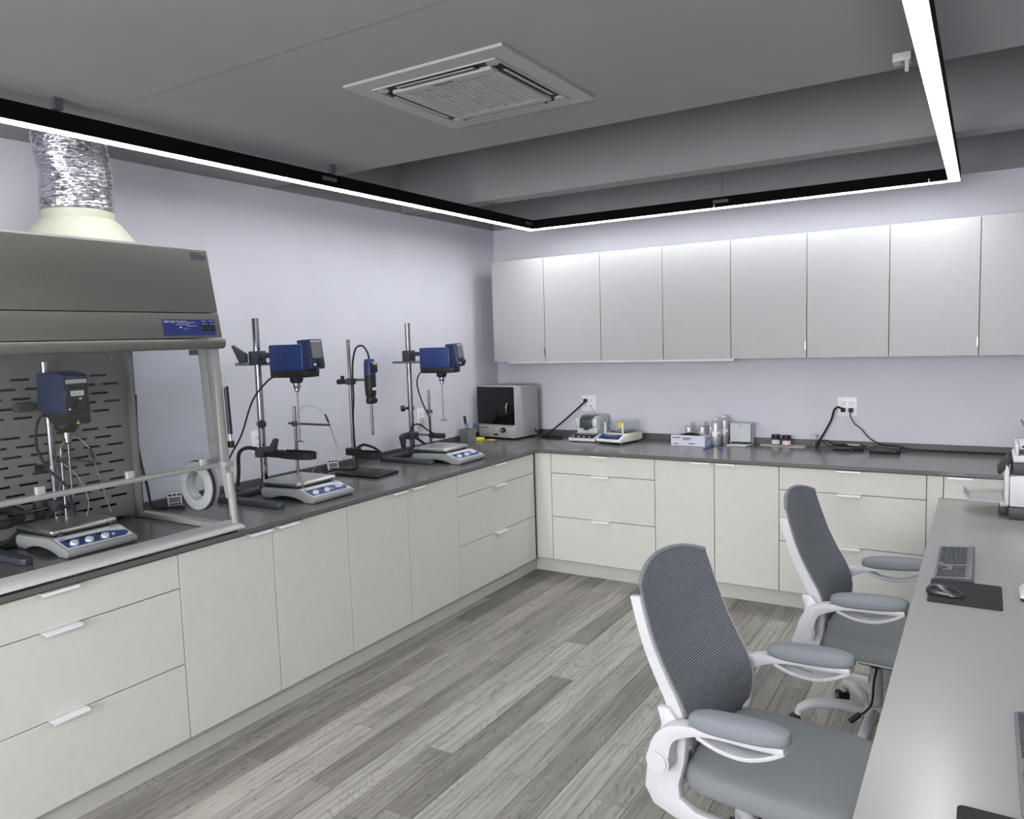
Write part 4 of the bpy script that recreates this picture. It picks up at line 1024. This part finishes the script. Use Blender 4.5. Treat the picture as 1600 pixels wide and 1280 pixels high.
MB().prism([(.0, .171), (.004, .173), (-.052, .235), (-.056, .231)], .0, .26, 'Y').build('flap', 'cardboard', t)
def keyboard(label, x, y):
    """x,y = the front left corner seen by the sitter (near user, far end); rows run along -y"""
    o = thing('keyboard', label, 'keyboard', (x, y, ZK + .001), 0, 'grey keyboards')
    KL, KW = .455, .128
    MB().prism([(0, .003), (0, .008), (.104, .018), (.112, .024), (KW - .004, .024), (KW, .018), (KW, .004), (.11, .0), (.01, .0)], -KL, 0, 'Y', .0015).build('case', 'kb_grey', o)
    k = MB(); rnd = random.Random(2)
    for r in range(6):
        rx = .008 + r * .0165; d = .0145 if r < 5 else .010
        z = .0085 + .0095 * (rx + .007) / .104
        yy = -.006; row = []
        if r == 0: ws = [.022, .018, .018, .098, .018, .018, .018, .018]
        else: ws = [.026, .0175, .0175, .0175, .0175, .0175, .0175, .0175, .0175, .0175, .0175, .0175, .0175, .026] if r % 2 else [.03] + [.0175] * 11 + [.036]
        for w_ in ws:
            k.box(rx, rx + d, yy - w_ + .0025, yy, z, z + .0035, .0008, 1); yy -= w_
        yy = -.298
        for c in range(3):
            if r == 2 or (r == 1 and c != 1): yy -= .0185; continue
            k.box(rx, rx + d, yy - .016, yy, z, z + .0035, .0008, 1); yy -= .0185
        yy = -.363
        for c in range(4):
            k.box(rx, rx + d, yy - .018, yy, z, z + .0035, .0008, 1); yy -= .0215
    k.build('keys', 'key_grey', o, kind='stuff')
    return o
keyboard('grey keyboard at the far seat, above the mouse pad', 3.243, -1.742)
keyboard('grey keyboard at right frame edge on the near desk', 3.468, -3.262)
def mouse_pad(label, pts):
    mb = MB().prism(pts, ZK + .0008, ZK + .0042, 'Z', .0012)
    return tag(mb.build('mouse_pad', 'pad_black'), label, 'mouse pad', 'black mouse pads')
def rr(x0, x1, y0, y1, r=.012):
    out = []
    for cx, cy, a in ((x1 - r, y1 - r, 0), (x0 + r, y1 - r, 90), (x0 + r, y0 + r, 180), (x1 - r, y0 + r, 270)):
        for k in range(5): out.append((cx + r * math.cos(math.radians(a + k * 22.5)), cy + r * math.sin(math.radians(a + k * 22.5))))
    return out
mouse_pad('black mouse pad beneath the grey mouse', rr(3.236, 3.459, -2.475, -2.203))
mouse_pad('black mouse pad cut off by the bottom right corner', rr(3.362, 3.585, -4.02, -3.733))
t = thing('computer_mouse', 'dark grey glossy mouse on the farther mouse pad', 'mouse', (3.287, -2.385, ZK + .0045), -.12)
ms = MB()
def msf(u, v):
    L_, W_, H_ = .058, .033, .036
    a = u * PI; x = -L_ * math.cos(a); wv = W_ * (math.sin(a) ** .6) * (1 - .12 * math.sin(a * 1.0)); b = v * PI
    return (x, wv * math.cos(b), .003 + H_ * (math.sin(a) ** .7) * (.75 + .25 * math.cos(a)) * math.sin(b) ** .8)
ms.sheet(msf, 20, 16, .0015); ms.build('shell', 'mouse_grey', t)
ms = MB(); ms.prism([(.056 * math.cos(k * PI / 12), .031 * math.sin(k * PI / 12)) for k in range(24)], 0, .010, 'Z', .002); ms.build('base', 'black', t)
MB().cyl((.03, -.003, .0275), (.03, .003, .0275), .008, n=14).build('scroll_wheel', 'black', t)
MB().box(.008, .02, -.004, .004, .0355, .0375, .001).build('button', 'black', t)
t = thing('card_reader', 'white wedge shaped device cut off by the right frame edge', 'device', (3.508, -2.345, ZK + .001))
MB().prism([(0, .012), (.02, .034), (.12, .044), (.125, .006), (.03, .004)], 0, .13, 'Y', .003).build('case', 'white', t)
MB().prism([(.004, .0), (.12, .0), (.12, .008), (.03, .008)], .006, .124, 'Y').build('base', 'black', t)

# ------------------------------------------------------------------ office chairs (local +X is where the sitter looks)
def office_chair(label, x, y, rz):
    o = thing('office_chair', label, 'chair', (x, y, 0), rz, 'grey mesh office chairs')
    # back profile (x at centre for height z)
    PR = [(.43, -.205), (.48, -.186), (.54, -.174), (.60, -.178), (.66, -.199), (.72, -.233), (.80, -.273), (.88, -.303), (.96, -.328), (1.03, -.348)]
    def bx(z):
        for (z0, x0), (z1, x1) in zip(PR, PR[1:]):
            if z <= z1 or z1 == PR[-1][0]:
                f = (z - z0) / (z1 - z0); return x0 + (x1 - x0) * f
    ZS = cr([(z, xx, 0) for z, xx in PR], 4)
    def bxs(z):
        for a, b in zip(ZS, ZS[1:]):
            if z <= b.x: return a.y + (b.y - a.y) * (z - a.x) / max(1e-6, b.x - a.x)
        return ZS[-1].y
    def hw(z):
        if z < .60: return .175 + .055 * ((z - .43) / .17) ** .8 if z > .43 else .175
        return .23 - .012 * max(0, (z - .85) / .15)
    def back(u, v):
        s = 2 * u - 1
        ztop = 1.026 - .042 * abs(s) ** 2.2; z = .435 + (ztop - .435) * v
        w = hw(z) ; 
        return (bxs(z) + .028 * abs(s) ** 2.2 * (1 if z > .5 else .6), s * w, z)
    MB().sheet(back, 22, 34, .007).build('backrest_mesh', 'mesh_fabric', o)
    # padded top rim
    rim = MB().tube([back(k / 20, 1.0) for k in range(21)], .0075, 8); rim.build('top_rim', 'pad_fabric', o)
    for s in (-1, 1):
        u = 0 if s < 0 else 1
        # side rail hugging the mesh
        pts = [back(u, v / 16) for v in range(3, 16)]
        rl = MB()
        L_ = [(p[0] - .002, p[2]) for p in pts]; Rr = [(p[0] - .034 - .05 * max(0, (.85 - p[2])), p[2] - .004) for p in pts]
        t_ = bmesh.new(); ra = []
        for (xa, za), (xb, zb_), p in zip(L_, Rr, pts):
            yy = p[1]
            ra.append([t_.verts.new((xa, yy - .004 * s, za)), t_.verts.new((xa, yy + .014 * s, za)), t_.verts.new((xb, yy + .012 * s, zb_ )), t_.verts.new((xb, yy - .006 * s, zb_))])
        for A, B in zip(ra, ra[1:]):
            for k in range(4): t_.faces.new((A[k], A[(k + 1) % 4], B[(k + 1) % 4], B[k]))
        t_.faces.new(ra[0]); t_.faces.new(ra[-1][::-1])
        bmesh.ops.recalc_face_normals(t_, faces=list(t_.faces)); rl._add(t_)
        rl.build('side_rail', 'chair_white', o)
        # lower bracket from the seat up to the rail
        br = [(-.155, .60), (-.145, .56), (-.15, .50), (-.168, .43), (-.165, .385), (-.12, .365), (.02, .36), (.02, .33), (-.18, .325), (-.25, .345), (-.278, .39), (-.27, .46), (-.245, .52), (-.228, .565), (-.222, .60), (-.235, .645), (-.20, .65)]
        y0, y1 = (.228, .26) if s > 0 else (-.26, -.228)
        MB().prism(br, y0, y1, 'Y', .006).build('side_bracket', 'chair_white', o)
        ya, yb_ = (.262, .312) if s > 0 else (-.312, -.262)
        am = MB()
        P1 = cr([(-.21, 0, .50), (-.195, 0, .565), (-.165, 0, .605), (-.10, 0, .630), (-.02, 0, .640), (.06, 0, .644), (.15, 0, .652)], 6)
        n = len(P1); am.strip([(p.x, p.z) for p in P1], [.036 - .027 * min(1, i / (n * .6)) for i in range(n)], ya, yb_, 'Y', .004)
        arm = am.build('armrest_frame', 'chair_white', o)
        lo = MB(); P2 = cr([(-.09, 0, .618), (-.03, 0, .600), (.04, 0, .598), (.10, 0, .618), (.15, 0, .648)], 6)
        lo.strip([(p.x, p.z) for p in P2], .006, ya + .003, yb_ - .003, 'Y', .003); lo.build('arm_loop', 'chair_white', arm)
        MB().cyl((-.205, min(ya, yb_) - .002, .513), (-.205, max(ya, yb_) + .004, .513), .036, n=28).build('pivot_disc', 'chair_white', arm)
        MB().cyl((-.205, s * .312, .513), (-.205, s * .319, .513), .030, .029, n=28).build('pivot_cap', 'chair_white', arm)
        yc = (ya + yb_) / 2
        pd = MB(); pd.blob((.022, yc, .670), (.140, .040, .028), 3.0, 28, 12, mx=Matrix.Rotation(-.08, 4, 'Y')); pd.build('arm_pad', 'pad_fabric', o)
    # rear cross member with coat hook and tilt knob
    MB().box(-.275, -.235, -.222, .222, .335, .385, .008).build('rear_cross_bar', 'chair_white', o)
    # seat
    st = MB(); st.blob((.045, 0, .440), (.248, .245, .045), 5.0, 40, 16); st.build('seat', 'seat_fabric', o)
    MB().box(-.15, .22, -.19, .19, .375, .398, .012).build('seat_shell', 'chair_white', o)
    MB().box(-.06, .10, -.075, .075, .325, .374, .008).build('tilt_mechanism', 'black', o)
    MB().tube(cr([(.02, -.07, .35), (.03, -.18, .345), (.03, -.215, .32), (.025, -.222, .24), (.0, -.23, .20), (-.02, -.235, .185)], 5), .0045, 8).build('lift_lever', 'black', o)
    MB().tube([(-.015, -.234, .19), (-.05, -.245, .155)], .011, 10).build('lever_grip', 'black', o)
    MB().cyl((0, 0, .30), (0, 0, .326), .024, n=20).build('column_collar', 'black', o)
    MB().cyl((0, 0, .12), (0, 0, .302), .0265, n=24).build('column', 'chair_white', o)
    MB().lathe([(0, .075), (.035, .075), (.05, .09), (.05, .125), (.04, .14), (0, .14)], n=24).build('hub', 'chair_white', o)
    for k in range(5):
        a = math.radians(194 + 72 * k) - rz
        d = Vector((math.cos(a), math.sin(a), 0)); R_ = .305
        lg = MB()
        P = cr([tuple(d * .03 + Vector((0, 0, .108))), tuple(d * .14 + Vector((0, 0, .118))), tuple(d * .24 + Vector((0, 0, .112))), tuple(d * .292 + Vector((0, 0, .088))), tuple(d * R_ + Vector((0, 0, .058)))], 5)
        n = len(P); lg.tube(P, [.026 - .009 * i / (n - 1) for i in range(n)], 12); lg = lg.build('leg', 'chair_white', o)
        c = d * R_
        side = Vector((-d.y, d.x, 0))
        MB().cyl(c + Vector((0, 0, .045)), c + Vector((0, 0, .07)), .009, n=10).build('caster_stem', 'chrome', lg)
        off = d * .014
        cs = MB()
        for s in (-1, 1): cs.cyl(c + off + side * (s * .006) + Vector((0, 0, .0262)), c + off + side * (s * .024) + Vector((0, 0, .0262)), .0255, n=22)
        cs.build('caster_wheel', 'black', lg)
        MB().cyl(c + off - side * .0255 + Vector((0, 0, .0262)), c + off + side * .0255 + Vector((0, 0, .0262)), .012, n=14).build('wheel_cap', 'chrome', lg)
        MB().box(-.018, .018, -.0045, .0045, .02, .052, .003, mx=Matrix.Translation(c + off) @ Matrix.Rotation(a, 4, 'Z')).build('caster_fork', 'black', lg)
    return o
ch = office_chair('grey mesh office chair nearest the camera, white frame', 2.872, -3.17, -.13)
MB().box(-.125, -.07, .240, .256, .455, .4585, .001).build('seat_tag', 'white', ch)
office_chair('grey mesh office chair farther along the desk, white frame', 3.03, -1.995, -.07)
